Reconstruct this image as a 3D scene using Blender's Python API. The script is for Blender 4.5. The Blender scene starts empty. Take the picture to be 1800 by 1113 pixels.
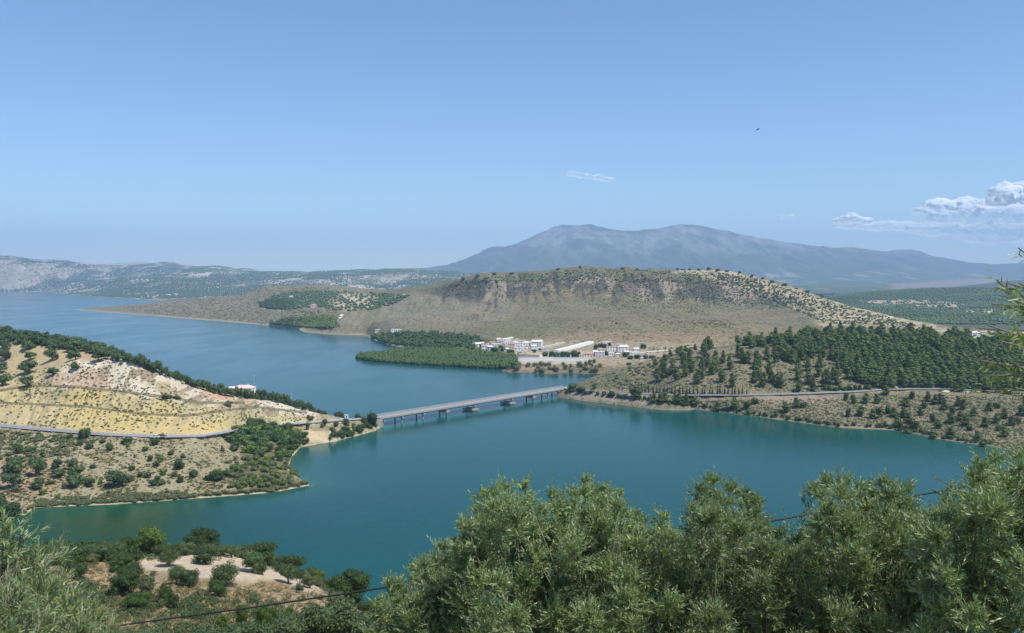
import bpy, math, random
import numpy as np
from mathutils import Vector, Matrix
SC = bpy.context.scene
COL = SC.collection
R = math.radians
# ---------------------------------------------------------------- camera, sky, sun, exposure
F, CX, CY, YH, H = 1559.0, 900.0, 556.5, 490.0, 100.0     # focal length in photo pixels, horizon row, eye height over the lake
TH = math.atan((CY - YH) / F)
cam = bpy.data.cameras.new('camera'); cam.lens = F / 1800 * 36; cam.sensor_width = 36
cam.clip_start = 0.05; cam.clip_end = 120000
co = bpy.data.objects.new('camera', cam); COL.objects.link(co)
co.location = (0, 0, H); co.rotation_euler = (math.pi / 2 - TH, 0, 0)
SC.camera = co
SUN_EL, SUN_AZ = R(60), R(124)           # azimuth clockwise from the view direction: the sun stands high, right and a little behind
W = bpy.data.worlds.new('World'); SC.world = W; W.use_nodes = True
wt = W.node_tree; wt.nodes.clear()
wo = wt.nodes.new('ShaderNodeOutputWorld'); bg = wt.nodes.new('ShaderNodeBackground'); sk = wt.nodes.new('ShaderNodeTexSky')
sk.sky_type = 'NISHITA'; sk.sun_disc = False; sk.sun_elevation = SUN_EL; sk.sun_rotation = SUN_AZ
sk.altitude = 300; sk.air_density = 1.0; sk.dust_density = 0.2; sk.ozone_density = 4.0
bg.inputs[1].default_value = 0.136
hs = wt.nodes.new('ShaderNodeHueSaturation'); hs.inputs['Saturation'].default_value = 1.1; wt.links.new(sk.outputs[0], hs.inputs['Color']); tn = wt.nodes.new('ShaderNodeMix'); tn.data_type = 'RGBA'; tn.blend_type = 'MULTIPLY'; tn.inputs[0].default_value = 1; tn.inputs[7].default_value = (1.0, .985, 1.0, 1); wt.links.new(hs.outputs[0], tn.inputs[6]); wt.links.new(tn.outputs[2], bg.inputs[0]); wt.links.new(bg.outputs[0], wo.inputs[0])
W.cycles.sampling_method = 'MANUAL'; W.cycles.sample_map_resolution = 256
sl = bpy.data.lights.new('sun', 'SUN'); sl.energy = 4.4; sl.angle = R(0.53); sl.color = (1.0, 0.95, 0.87)
so = bpy.data.objects.new('sun', sl); COL.objects.link(so)
sd = Vector((math.sin(SUN_AZ) * math.cos(SUN_EL), math.cos(SUN_AZ) * math.cos(SUN_EL), math.sin(SUN_EL)))
so.rotation_euler = sd.to_track_quat('Z', 'Y').to_euler(); so.location = (50, -50, 400)
SC.view_settings.view_transform = 'Standard'; SC.view_settings.look = 'None'
SC.view_settings.exposure = 0.20; SC.view_settings.gamma = 1.0
SC.cycles.max_bounces = 6; SC.cycles.transparent_max_bounces = 8; SC.cycles.volume_bounces = 1
SC.cycles.use_denoising = True
SC.cycles.use_adaptive_sampling = True; SC.cycles.adaptive_threshold = 0.012

# ---------------------------------------------------------------- helpers
rng = np.random.default_rng(11); random.seed(5)
def ray(px, py):
    a = (np.asarray(px, float) - CX) / F; b = -(np.asarray(py, float) - CY) / F
    return a, math.cos(TH) + b * math.sin(TH), -math.sin(TH) + b * math.cos(TH)
def P(px, py, D=None, z=None):                      # a pixel and a distance (or a height) give a point of the place
    dx, dy, dz = ray(px, py)
    t = D / dy if D is not None else (z - H) / dz
    return np.array([dx * t, dy * t, H + dz * t])
def pix(X, Y, Z):
    f = Y * math.cos(TH) - (Z - H) * math.sin(TH); u = Y * math.sin(TH) + (Z - H) * math.cos(TH)
    return CX + F * X / f, CY - F * u / f
def G(px, D, z):                                     # image column, distance, height
    return np.array([(px - CX) / F * (D * math.cos(TH) + (H - z) * math.sin(TH)), D, z])
def hsh(ix, iy, s):
    h = (ix.astype(np.int64) * 374761393 + iy.astype(np.int64) * 668265263 + s * 1442695041) & 0xffffffff
    h = ((h ^ (h >> 13)) * 1274126177) & 0xffffffff
    return ((h ^ (h >> 16)) & 0xffff) / 65535.0
def noise(x, y, s=0):
    x = np.asarray(x, float); y = np.asarray(y, float)
    ix = np.floor(x); iy = np.floor(y); fx = x - ix; fy = y - iy
    fx = fx * fx * (3 - 2 * fx); fy = fy * fy * (3 - 2 * fy)
    a = hsh(ix, iy, s); b = hsh(ix + 1, iy, s); c = hsh(ix, iy + 1, s); d = hsh(ix + 1, iy + 1, s)
    return (a + (b - a) * fx) * (1 - fy) + (c + (d - c) * fx) * fy
def fbm(x, y, s=0, o=4):
    v = 0; a = .5; t = 0
    for k in range(o):
        v = v + a * noise(x * 2 ** k + 17.3 * k, y * 2 ** k - 9.1 * k, s + k); t += a; a *= .5
    return v / t
def ss(a, b, x): t = np.clip((x - a) / (b - a), 0, 1); return t * t * (3 - 2 * t)
def inpoly(px, py, poly):
    px = np.asarray(px, float); py = np.asarray(py, float); r = np.zeros(px.shape, bool); n = len(poly)
    for i in range(n):
        x1, y1 = poly[i]; x2, y2 = poly[(i + 1) % n]
        if y1 == y2: continue
        r ^= ((y1 > py) != (y2 > py)) & (px < (x2 - x1) * (py - y1) / (y2 - y1) + x1)
    return r
def tag(o, label=None, cat=None, group=None, kind=None):
    if label: o['label'] = label
    if cat: o['category'] = cat
    if group: o['group'] = group
    if kind: o['kind'] = kind
    return o
def mesh(name, V, Fc, mats, mi=None, smooth=False, tone=None):
    V = np.asarray(V, np.float32); me = bpy.data.meshes.new(name)
    if isinstance(Fc, np.ndarray):
        n, k = Fc.shape; me.vertices.add(len(V)); me.loops.add(n * k); me.polygons.add(n)
        me.vertices.foreach_set('co', V.ravel()); me.loops.foreach_set('vertex_index', Fc.astype(np.int32).ravel())
        me.polygons.foreach_set('loop_start', np.arange(0, n * k, k, dtype=np.int32))
        me.polygons.foreach_set('loop_total', np.full(n, k, np.int32)); me.update(calc_edges=True)
    else:
        me.from_pydata(V.tolist(), [], Fc); me.update()
    for m in (mats if isinstance(mats, (list, tuple)) else [mats]): me.materials.append(m)
    if mi is not None: me.polygons.foreach_set('material_index', np.asarray(mi, np.int32))
    if smooth: me.polygons.foreach_set('use_smooth', np.ones(len(me.polygons), bool))
    if tone is not None:
        a = me.attributes.new('tone', 'FLOAT', 'FACE'); a.data.foreach_set('value', np.asarray(tone, np.float32))
    return me
def obj(name, me, parent=None, loc=None, rz=0, sc=None):
    o = bpy.data.objects.new(name, me); COL.objects.link(o)
    if parent: o.parent = parent
    if loc is not None: o.location = [float(v) for v in loc]
    if rz: o.rotation_euler = (0, 0, rz)
    if sc is not None: o.scale = sc if isinstance(sc, (tuple, list)) else (sc, sc, sc)
    return o
class MB:                                            # collects shapes of one part
    def __init__(s): s.v = []; s.f = []; s.m = []
    def add(s, V, Fs, m=0):
        n = len(s.v); s.v += [tuple(map(float, p)) for p in V]; s.f += [tuple(i + n for i in f) for f in Fs]; s.m += [m] * len(Fs)
    def box(s, x0, x1, y0, y1, z0, z1, m=0):
        s.add([(x0,y0,z0),(x1,y0,z0),(x1,y1,z0),(x0,y1,z0),(x0,y0,z1),(x1,y0,z1),(x1,y1,z1),(x0,y1,z1)],
              [(0,3,2,1),(4,5,6,7),(0,1,5,4),(1,2,6,5),(2,3,7,6),(3,0,4,7)], m)
    def tube(s, pts, rad, k=6, m=0):
        pts = [Vector(p) for p in pts]; n = len(pts); V = []; Fs = []
        for i, p in enumerate(pts):
            d = (pts[min(i + 1, n - 1)] - pts[max(i - 1, 0)]).normalized()
            a = d.orthogonal().normalized() if i == 0 else (a - d * a.dot(d)).normalized()
            b = d.cross(a); r = rad[i] if isinstance(rad, (list, tuple)) else rad
            for j in range(k):
                t = 2 * math.pi * j / k; V.append(p + (a * math.cos(t) + b * math.sin(t)) * r)
        for i in range(n - 1):
            for j in range(k): Fs.append((i * k + j, i * k + (j + 1) % k, (i + 1) * k + (j + 1) % k, (i + 1) * k + j))
        Fs.append(tuple(range(k - 1, -1, -1))); Fs.append(tuple((n - 1) * k + j for j in range(k)))
        s.add(V, Fs, m)
    def obj(s, name, mats, parent=None, smooth=False, **k):
        return obj(name, mesh(name, s.v, s.f, mats, s.m, smooth), parent, **k)
# ---------------------------------------------------------------- materials
def new_mat(name):
    m = bpy.data.materials.new(name); m.use_nodes = True; t = m.node_tree; t.nodes.clear()
    o = t.nodes.new('ShaderNodeOutputMaterial'); b = t.nodes.new('ShaderNodeBsdfPrincipled')
    t.links.new(b.outputs[0], o.inputs[0]); return m, t, b, o
def nd(t, kind, **k):
    n = t.nodes.new(kind)
    for a, v in k.items():
        if a.startswith('i_'): n.inputs[int(a[2:])].default_value = v
        else: setattr(n, a, v)
    return n
def mathn(t, op, a, b=None, clamp=False):
    n = t.nodes.new('ShaderNodeMath'); n.operation = op; n.use_clamp = clamp
    for i, v in enumerate((a, b)):
        if v is None: continue
        if isinstance(v, (int, float)): n.inputs[i].default_value = v
        else: t.links.new(v, n.inputs[i])
    return n.outputs[0]
def mixc(t, f, a, b, mode='MIX'):
    n = t.nodes.new('ShaderNodeMix'); n.data_type = 'RGBA'; n.blend_type = mode
    for i, v in ((0, f), (6, a), (7, b)):
        if isinstance(v, (int, float)): n.inputs[i].default_value = v
        elif isinstance(v, tuple): n.inputs[i].default_value = v
        else: t.links.new(v, n.inputs[i])
    return n.outputs[2]
def nz(t, vec, scale, detail=3, rough=.55, dist=0):
    n = nd(t, 'ShaderNodeTexNoise'); n.inputs['Scale'].default_value = scale; n.inputs['Detail'].default_value = detail
    n.inputs['Roughness'].default_value = rough; n.inputs['Distortion'].default_value = dist; t.links.new(vec, n.inputs['Vector']); return n.outputs['Fac']
def plain(name, c, rough=.8, var=.18, scale=3.0, metal=0):
    m, t, b, o = new_mat(name); g = nd(t, 'ShaderNodeTexCoord')
    f = nz(t, g.outputs['Object'], scale, 4)
    k = mathn(t, 'MULTIPLY_ADD', f, 2 * var); t.nodes[-1].inputs[2].default_value = 1 - var
    cc = nd(t, 'ShaderNodeVectorMath', operation='SCALE'); cc.inputs[0].default_value = c; t.links.new(k, cc.inputs['Scale'])
    t.links.new(cc.outputs[0], b.inputs['Base Color']); b.inputs['Roughness'].default_value = rough; b.inputs['Metallic'].default_value = metal
    b.inputs['Specular IOR Level'].default_value = .3
    return m
def terrain_mat(name, s1, s2, scrub, scrub2, contrast=.45, bump=0.0, bs=1.0, rows=None):
    """ground colour from the land-use attribute, broken up by noise; scrub (alpha = how dense) as specks of bush colour"""
    m, t, b, o = new_mat(name); at = nd(t, 'ShaderNodeAttribute'); at.attribute_name = 'Col'
    g = nd(t, 'ShaderNodeNewGeometry'); pos = g.outputs['Position']
    n1 = nz(t, pos, s1, 5, .65); n2 = nz(t, pos, s2, 3, .6); n3 = nz(t, pos, s1 * .13, 4, .6)
    k = mathn(t, 'MULTIPLY_ADD', n1, contrast * 2); t.nodes[-1].inputs[2].default_value = 1 - contrast
    c = nd(t, 'ShaderNodeVectorMath', operation='SCALE'); t.links.new(at.outputs['Color'], c.inputs[0]); t.links.new(k, c.inputs['Scale'])
    # threshold: scrub where noise > 0.68 - 0.36*alpha
    th = mathn(t, 'MULTIPLY_ADD', at.outputs['Alpha'], -.36); t.nodes[-1].inputs[2].default_value = .68
    nn = mathn(t, 'ADD', mathn(t, 'MULTIPLY', n2, .8), mathn(t, 'MULTIPLY', n3, .2))
    f = mathn(t, 'MULTIPLY', mathn(t, 'SUBTRACT', nn, th), 14.0, True)
    sc = mixc(t, n1, scrub + (1,), scrub2 + (1,))
    cc = mixc(t, f, c.outputs[0], sc)
    t.links.new(cc, b.inputs['Base Color']); b.inputs['Roughness'].default_value = .95; b.inputs['Specular IOR Level'].default_value = .15
    if bump:
        bp = nd(t, 'ShaderNodeBump'); bp.inputs['Strength'].default_value = bump; bp.inputs['Distance'].default_value = bs
        t.links.new(n2, bp.inputs['Height']); t.links.new(bp.outputs[0], b.inputs['Normal'])
    return m
def leaf_mat(name, c1, c2, back=None, rough=.55, transl=0.25, clump=0.0, spec=.3):
    """each leaf face has its own tone; the back of the leaf may be silvery"""
    m, t, b, o = new_mat(name); at = nd(t, 'ShaderNodeAttribute'); at.attribute_name = 'tone'
    c = mixc(t, at.outputs['Fac'], c1 + (1,), c2 + (1,))
    oi = nd(t, 'ShaderNodeObjectInfo')
    k = mathn(t, 'MULTIPLY_ADD', oi.outputs['Random'], .5); t.nodes[-1].inputs[2].default_value = .75
    v = nd(t, 'ShaderNodeVectorMath', operation='SCALE'); t.links.new(c, v.inputs[0]); t.links.new(k, v.inputs['Scale']); c = v.outputs[0]
    if back:
        g = nd(t, 'ShaderNodeNewGeometry'); c = mixc(t, g.outputs['Backfacing'], c, back + (1,))
    t.links.new(c, b.inputs['Base Color']); b.inputs['Roughness'].default_value = rough; b.inputs['Specular IOR Level'].default_value = spec
    if transl:
        tr = nd(t, 'ShaderNodeBsdfTranslucent'); tc = mixc(t, 1.0, c, (1.2, 1.5, .5, 1), 'MULTIPLY'); t.links.new(tc, tr.inputs[0])
        mx = nd(t, 'ShaderNodeMixShader'); mx.inputs[0].default_value = transl
        t.links.new(b.outputs[0], mx.inputs[1]); t.links.new(tr.outputs[0], mx.inputs[2]); t.links.new(mx.outputs[0], o.inputs[0])
    return m
# ---------------------------------------------------------------- land
def dens(poly, step):
    out = [np.asarray(poly[0], float)]
    for a, b in zip(poly[:-1], poly[1:]):
        a = np.asarray(a, float); b = np.asarray(b, float); n = max(1, int(math.ceil(np.linalg.norm((b - a)[:2]) / step)))
        for i in range(1, n + 1): out.append(a + (b - a) * i / n)
    return out
class Land:
    """height field through measured lines (shores, roads, scarp edges, crests) with eroded relief added between them"""
    def __init__(s, lines, step, relief, clampz=-9.0):
        pts = []
        for L in lines: pts += dens(L, step)
        pts = np.array(pts); key = np.round(pts[:, :2] / (step * .18)); _, ix = np.unique(key, axis=0, return_index=True); pts = pts[ix]
        s.c = pts[:, :2]; s.relief = relief; s.clampz = clampz
        n = len(pts); A = np.zeros((n + 1, n + 1)); A[:n, :n] = -np.hypot(s.c[:, None, 0] - s.c[None, :, 0], s.c[:, None, 1] - s.c[None, :, 1])
        A[:n, n] = 1; A[n, :n] = 1; A[:n, :n] -= np.eye(n) * step * .02
        s.w = np.linalg.solve(A, np.append(pts[:, 2], 0))
    def base(s, X, Y):
        X = np.asarray(X, float); sh = X.shape; x = X.ravel(); y = np.asarray(Y, float).ravel(); out = np.empty(len(x))
        for i in range(0, len(x), 20000):
            out[i:i + 20000] = -np.hypot(x[i:i + 20000, None] - s.c[None, :, 0], y[i:i + 20000, None] - s.c[None, :, 1]) @ s.w[:-1] + s.w[-1]
        return np.maximum(out.reshape(sh), s.clampz)
    def h(s, X, Y):
        b = s.base(X, Y); return b + s.relief(np.asarray(X, float), np.asarray(Y, float), b)
    def hq(s, X, Y):                                 # height read back from the finished sheet
        X = np.asarray(X, float); Y = np.asarray(Y, float); X, Y = np.broadcast_arrays(X, Y); fu = np.interp(CX + F * X / np.maximum(Y, 1), s.u, np.arange(len(s.u))); fd = np.interp(Y, s.D, np.arange(len(s.D)))
        iu = np.minimum(fu.astype(int), len(s.u) - 2); jd = np.minimum(fd.astype(int), len(s.D) - 2); a = fu - iu; b = fd - jd; Z = s.Z
        return (Z[jd, iu] * (1 - a) + Z[jd, iu + 1] * a) * (1 - b) + (Z[jd + 1, iu] * (1 - a) + Z[jd + 1, iu + 1] * a) * b
    def hit(s, px, py, D0, D1, n=500):
        """where the sight line through a pixel first meets this land"""
        px = np.atleast_1d(np.asarray(px, float)); py = np.atleast_1d(np.asarray(py, float))
        D = np.geomspace(D0, D1, n)[None, :]; dx, dy, dz = ray(px, py); t = D / dy[:, None]
        X = dx[:, None] * t; Y = np.broadcast_to(D, X.shape); Z = H + dz[:, None] * t
        up = s.hq(X, Y) - Z; ok = (up > 0) & (up < 60); i = np.argmax(ok, axis=1); good = ok.any(axis=1) & (i > 0); i = np.maximum(i, 1); r = np.arange(len(px))
        a = up[r, i - 1]; b = up[r, i]; f = np.clip(-a / np.where(b == a, 1, b - a), 0, 1)
        Dh = Y[r, i - 1] + (Y[r, i] - Y[r, i - 1]) * f; th = Dh / dy
        x = dx * th; return np.stack([x, Dh, s.hq(x, Dh)], 1), good
    def grid(s, name, u, D, mat, colour):
        U, DD = np.meshgrid(u, D); X = (U - CX) / F * DD; Y = DD; Z = s.h(X, Y); nr, nc = Z.shape; s.u = np.asarray(u, float); s.D = np.asarray(D, float); s.Z = Z
        V = np.stack([X, Y, Z], -1).reshape(-1, 3); i = np.arange(nr * nc).reshape(nr, nc)
        Fq = np.stack([i[:-1, :-1], i[:-1, 1:], i[1:, 1:], i[1:, :-1]], -1).reshape(-1, 4)
        keep = (Z.ravel()[Fq] > s.clampz + 1.2).any(1) | (s.clampz > 0); Fq = Fq[keep]
        used = np.unique(Fq); mp = np.zeros(len(V), np.int64); mp[used] = np.arange(len(used))
        gy, gx = np.gradient(Z); slope = np.hypot(gy / np.gradient(Y, axis=0), gx / np.gradient(X, axis=1))
        px, py = pix(X, Y, Z); C = colour(px, py, X, Y, Z, slope).reshape(-1, 4)[used] * [.86, .86, .84, 1]
        me = mesh(name, V[used], mp[Fq], mat, smooth=True)
        a = me.color_attributes.new('Col', 'FLOAT_COLOR', 'POINT'); a.data.foreach_set('color', C.astype(np.float32).ravel())
        return tag(obj(name, me), kind='structure')
def paint(shape, base):
    C = np.empty(shape + (4,)); C[...] = base; return C
def mixin(C, mask, col):
    m = np.clip(mask, 0, 1)[..., None]; C[...] = C * (1 - m) + np.array(col) * m
# ================================================================ THE LAND
_in = inpoly
OFF = [(0, 0), (1, .35), (-1, -.35), (.4, -1), (-.4, 1), (.75, .7), (-.75, -.7)]
def inpoly(px, py, poly):                           # ragged, soft-edged patches
    px = np.asarray(px, float); py = np.asarray(py, float)
    if px.ndim < 2: return _in(px, py, poly)
    w = np.ptp([p[0] for p in poly]); h = np.ptp([p[1] for p in poly]); a = min(7, w * .06); c = min(3.2, h * .09); n1 = noise(px / 7, py / 4, 301) + .5 * noise(px / 3, py / 2, 302) - .75; n2_ = noise(px / 7, py / 4, 303) - .5; jx = px + a * 1.6 * n1; jy = py + c * 2.2 * n2_
    o = np.zeros(px.shape); m = (jx > min(p[0] for p in poly) - a) & (jx < max(p[0] for p in poly) + a) & (jy > min(p[1] for p in poly) - c) & (jy < max(p[1] for p in poly) + c); jx = jx[m]; jy = jy[m]
    o[m] = sum(_in(jx + a * u, jy + c * v, poly).astype(float) for u, v in OFF) / len(OFF); return Soft(o)
class Soft(np.ndarray):
    def __new__(c, a): return np.asarray(a, float).view(c)
    def __and__(s, o): return Soft(np.asarray(s) * np.asarray(o, float))
    __rand__ = __and__
def relief_of(amps):
    def f(X, Y, b):
        k = np.clip((b + .3) / 4.0, 0, 1); v = 0
        for a, s_, sd in amps: v = v + a * 2 * (fbm(X / s_, Y / s_, sd, 4) - .5)
        return v * k
    return f
W8 = lambda pts: [P(x, y, z=0) * [1, 1, 0] + [0, 0, -8] for x, y in pts]
# ---- the near hillside the camera stands on, with the grove spur below on the left
near_lines = [[(-120, -40, 108), (120, -40, 108)], [(-80, 0, 98.4), (80, 0, 98.4)], [(-60, 5, 95.8), (60, 5, 95.8)], [(-60, 12, 92.2), (60, 12, 92.0)],
    [(-60, 20, 87), (60, 20, 86.5)], [(-60, 32, 79.5), (60, 32, 78.5)], [(-80, 60, 69), (-20, 60, 68), (80, 60, 64)],
    [G(-150, 100, 62.5), G(300, 100, 61.5), G(600, 100, 59.5), G(900, 100, 54), G(1500, 100, 50), G(2100, 100, 52)],
    [G(-150, 128, 57), G(250, 128, 57.5), G(450, 128, 57), G(600, 125, 54.5)],
    [P(-140, 976, D=165), P(80, 976, D=165), P(200, 972, D=165), P(300, 971, D=165), P(400, 975, D=162), P(480, 994, D=160), P(560, 1029, D=150), P(640, 1078, D=140), P(700, 1116, D=128), P(900, 1180, D=120), P(1300, 1200, D=120), P(2000, 1180, D=120)],
    [G(-200, 230, 0), G(400, 235, 0), G(600, 215, 0), G(760, 190, 0), G(1200, 185, 0), G(2100, 185, 0)],
    [G(-200, 250, -8), G(400, 255, -8), G(650, 235, -8), G(800, 215, -8), G(1300, 210, -8), G(2100, 210, -8)]]
near = Land(near_lines, 9, relief_of([(.9, 22, 3), (.35, 5, 8)]))
def near_col(px, py, X, Y, Z, sl):
    C = paint(px.shape, (.36, .275, .17, .46)); n = fbm(X / 9, Y / 9, 41)
    fld = inpoly(px + 10 * (fbm(X / 4, Y / 4, 7) - .5), py + 6 * (n - .5), [(228, 966), (420, 960), (520, 985), (560, 1012), (556, 1050), (520, 1030), (470, 1020), (420, 1022), (330, 1012), (250, 1000)])
    mixin(C, ss(.5, .62, n) * .8, (.30, .19, .11, .50)); mixin(C, ss(.55, .68, fbm(X / 14, Y / 14, 5)) * .8, (.46, .35, .21, .25))
    mixin(C, inpoly(px, py, [(100, 968), (225, 968), (245, 1010), (150, 1040), (90, 1000)]), (.44, .31, .18, .22))
    mixin(C, fld, (.58, .47, .33, .03)); mixin(C, (Y < 50) * 1., (.22, .2, .1, .6)); return C
m_near = terrain_mat('dry_grass_slope', .9, 2.2, (.13, .105, .05), (.17, .15, .07), .5, .6, .25)
near.grid('near_hillside', np.arange(-260, 2140, 6), np.concatenate([np.geomspace(3, 60, 60), np.arange(60.5, 180, .55), np.arange(181, 262, 3)]), m_near, near_col)
# ---- left peninsula: cut slope above the road, olive grove on top
shoreL = [(-150, 935), (0, 917), (45, 905), (60, 893), (200, 887), (350, 876), (480, 866), (545, 853), (522, 838), (508, 824), (512, 805), (530, 786), (580, 777), (622, 767), (660, 757), (672, 748)]
roadL = [(-150, 740, 22), (0, 748, 20), (100, 757, 18.5), (200, 765, 17), (290, 768, 15.5), (350, 767, 14.5), (390, 761, 13.5), (430, 751, 12), (520, 745, 9), (600, 739, 7.2), (640, 736.5, 6.2), (664, 733.5, 5.8)]
rdL = [P(x, y, z=z) for x, y, z in roadL]
b1 = [P(x, y, D=d) for x, y, d in [(-150, 700, 496), (0, 709, 494), (150, 716, 489), (250, 729, 486), (330, 732, 487), (400, 722, 511), (450, 717, 540), (540, 727, 572)]]
b2 = [P(x, y, D=d) for x, y, d in [(-150, 664, 508), (0, 688, 501), (50, 679, 502), (130, 681, 499), (200, 688, 496), (300, 700, 497), (350, 709, 508), (430, 710, 545)]]
top = [P(x, y, D=d) for x, y, d in [(95, 660, 507), (130, 641, 517), (200, 633, 519), (235, 631, 518), (265, 645, 521), (300, 664, 530), (350, 682, 540), (400, 694, 550)]]
crestL = [P(x, y, D=d) for x, y, d in [(-150, 566, 640), (0, 590, 620), (50, 594, 600), (150, 610, 575), (215, 628, 550), (250, 644, 540), (300, 664, 541), (350, 682, 549), (400, 695, 556), (480, 704, 570), (540, 722, 583), (600, 735, 592), (650, 739, 598)]]
off = lambda L, dx, dy, dz: [np.asarray(p, float) + (dx, dy, dz) for p in L]
linesL = [[P(x, y, z=0) for x, y in shoreL], off(crestL[2:], 2, 16, -6.5), off(rdL, 0, -4.5, -.1), off(rdL, 0, 4.5, 0), off(rdL, 0, -9, -2.2), off(b1, 0, 0, 0), off(b1, 0, 2.6, .25), off(b2, 0, 0, 0), off(b2, 0, 2.6, .25), top, crestL,
    [P(x, y, D=d) for x, y, d in [(-150, 610, 590), (0, 636, 570), (90, 632, 555), (180, 628, 535)]], [P(x, y, D=d) for x, y, d in [(-100, 655, 540), (0, 672, 525), (60, 664, 520)]],
    [G(-200, 900, 0), G(100, 850, 0), G(300, 790, 0), G(450, 715, 0), G(560, 655, 0), G(640, 622, 0), G(672, 607, 0)], [G(-200, 960, -8), G(120, 905, -8), G(320, 840, -8), G(480, 760, -8), G(600, 690, -8), G(670, 650, -8), G(712, 622, -8)],
    [P(x, y, z=z) for x, y, z in [(528, 758, 7), (550, 755, 7.2), (580, 757, 6.6), (630, 752, 3.5)]],
    W8([(-150, 975), (0, 945), (100, 918), (300, 900), (500, 884), (575, 862), (560, 836), (548, 812), (600, 794), (645, 780), (690, 766), (705, 748)])]
_rl = relief_of([(1.0, 26, 1), (.55, 7, 2)])
landL = Land(linesL, 8, lambda X, Y, b: _rl(X, Y, b) + ss(17, 24, b) * ss(466, 478, Y) * ss(545, 520, Y) * (3.2 * (np.abs(fbm(X / 3.2, Y / 60, 12, 3) - .5) - .12) + 2.6 * (fbm(X / 14, Y / 40, 13) - .5)))
SCAR = [(90, 658), (130, 637), (200, 628), (237, 626), (275, 645), (330, 674), (400, 690), (545, 716), (562, 736), (430, 722), (345, 712), (300, 702), (190, 690), (128, 683), (60, 682)]
def left_col(px, py, X, Y, Z, sl):
    C = paint(px.shape, (.39, .335, .205, .46)); n = fbm(X / 12, Y / 12, 21); n2 = fbm(X / 3, Y / 3, 22); jx = px + 14 * (fbm(X / 8, Z / 4, 3) - .5); jy = py + 9 * (fbm(X / 8, Z / 4, 4) - .5)
    mixin(C, ss(.5, .65, n) * .7, (.34, .29, .16, .62)); mixin(C, inpoly(jx, jy, [(-20, 810), (40, 796), (95, 800), (110, 840), (80, 872), (-20, 880)]) * ss(.4, .55, n2), (.42, .28, .17, .30))
    mixin(C, inpoly(jx, jy, [(390, 750), (520, 745), (535, 790), (505, 830), (548, 856), (480, 870), (420, 866), (430, 810)]), (.33, .29, .14, .72))
    mixin(C, py < 668, (.50, .365, .225, .15)); mixin(C, (py < 700) & (px < 130), (.50, .40, .23, .25))
    yel = inpoly(jx, py, [(-200, 665), (0, 688), (60, 680), (130, 681), (200, 690), (300, 701), (345, 712), (420, 715), (545, 724), (560, 741), (440, 748), (385, 763), (290, 766), (200, 762), (100, 754), (0, 744), (-200, 735)])
    mixin(C, yel, (.58, .47, .25, .12)); mixin(C, yel * ss(.5, .6, fbm(X / 3, Z / 12, 66)) * .7, (.44, .36, .21, .35)); mixin(C, yel * ss(.45, .62, fbm(X / 20, Z / 6, 9)) * .7, (.60, .46, .19, .1)); mixin(C, yel & (jx > 300) & (py < 722), (.50, .42, .22, .42)); mixin(C, yel * ss(385, 450, jx + 40 * (n2 - .5)), (.52, .45, .25, .45)); mixin(C, yel * ss(60, -40, px) * .7, (.58, .49, .30, .3))
    sc = inpoly(jx, jy, SCAR); mixin(C, sc, (.53, .385, .265, .18)); mixin(C, sc * ss(.48, .56, fbm(X / 9, Z / 7, 61)), (.62, .54, .42, .08)); mixin(C, sc * ss(.56, .62, fbm(X / 4, Z / 9, 62)), (.36, .28, .19, .4))
    mixin(C, inpoly(jx, jy, [(345, 682), (400, 690), (420, 706), (395, 702), (360, 694)]), (.56, .37, .24, .10)); mixin(C, inpoly(jx, jy, [(250, 668), (300, 676), (330, 700), (290, 695)]), (.45, .37, .23, .45))
    tp = inpoly(jx, jy, [(120, 642), (205, 630), (240, 628), (265, 645), (235, 648), (200, 640), (140, 652)]); mixin(C, tp, (.68, .60, .46, .05)); mixin(C, inpoly(jx, jy, [(440, 702), (545, 718), (552, 735), (470, 715)]), (.66, .60, .48, .15))
    for L in (b1, b2):
        lx = np.array([pix(*p)[0] for p in L]); ly = np.array([pix(*p)[1] for p in L]); y0 = np.interp(px, lx, ly); mixin(C, (np.abs(py - y0 + 1.2) < 1.5 + 1.6 * n2) * (px < lx[-1]) * .85, (.22, .19, .10, .6))
    rx = np.array([r[0] for r in roadL]); ry = np.array([r[1] for r in roadL]); dy = py - np.interp(px, rx, ry); mixin(C, (np.abs(dy) < 3.4) * (px < 664) * .9, (.52, .47, .38, .02))
    mixin(C, inpoly(jx, jy, [(524, 757), (588, 757), (588, 777), (532, 778)]), (.60, .47, .30, .06)); mixin(C, ss(.5, .1, Z) * (py > 740) * ss(.3, .5, n2), (.52, .46, .29, .1)); return C
m_left = terrain_mat('cut_slope_soil', .5, .85, (.10, .095, .04), (.155, .14, .065), .38, .8, .5)
landL_o = landL.grid('left_peninsula', np.arange(-160, 716, 1.25), np.concatenate([np.arange(366, 466, .9), np.arange(466, 532, .34), np.arange(532, 620, 1.0), np.arange(621, 960, 6)]), m_left, left_col)
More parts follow.
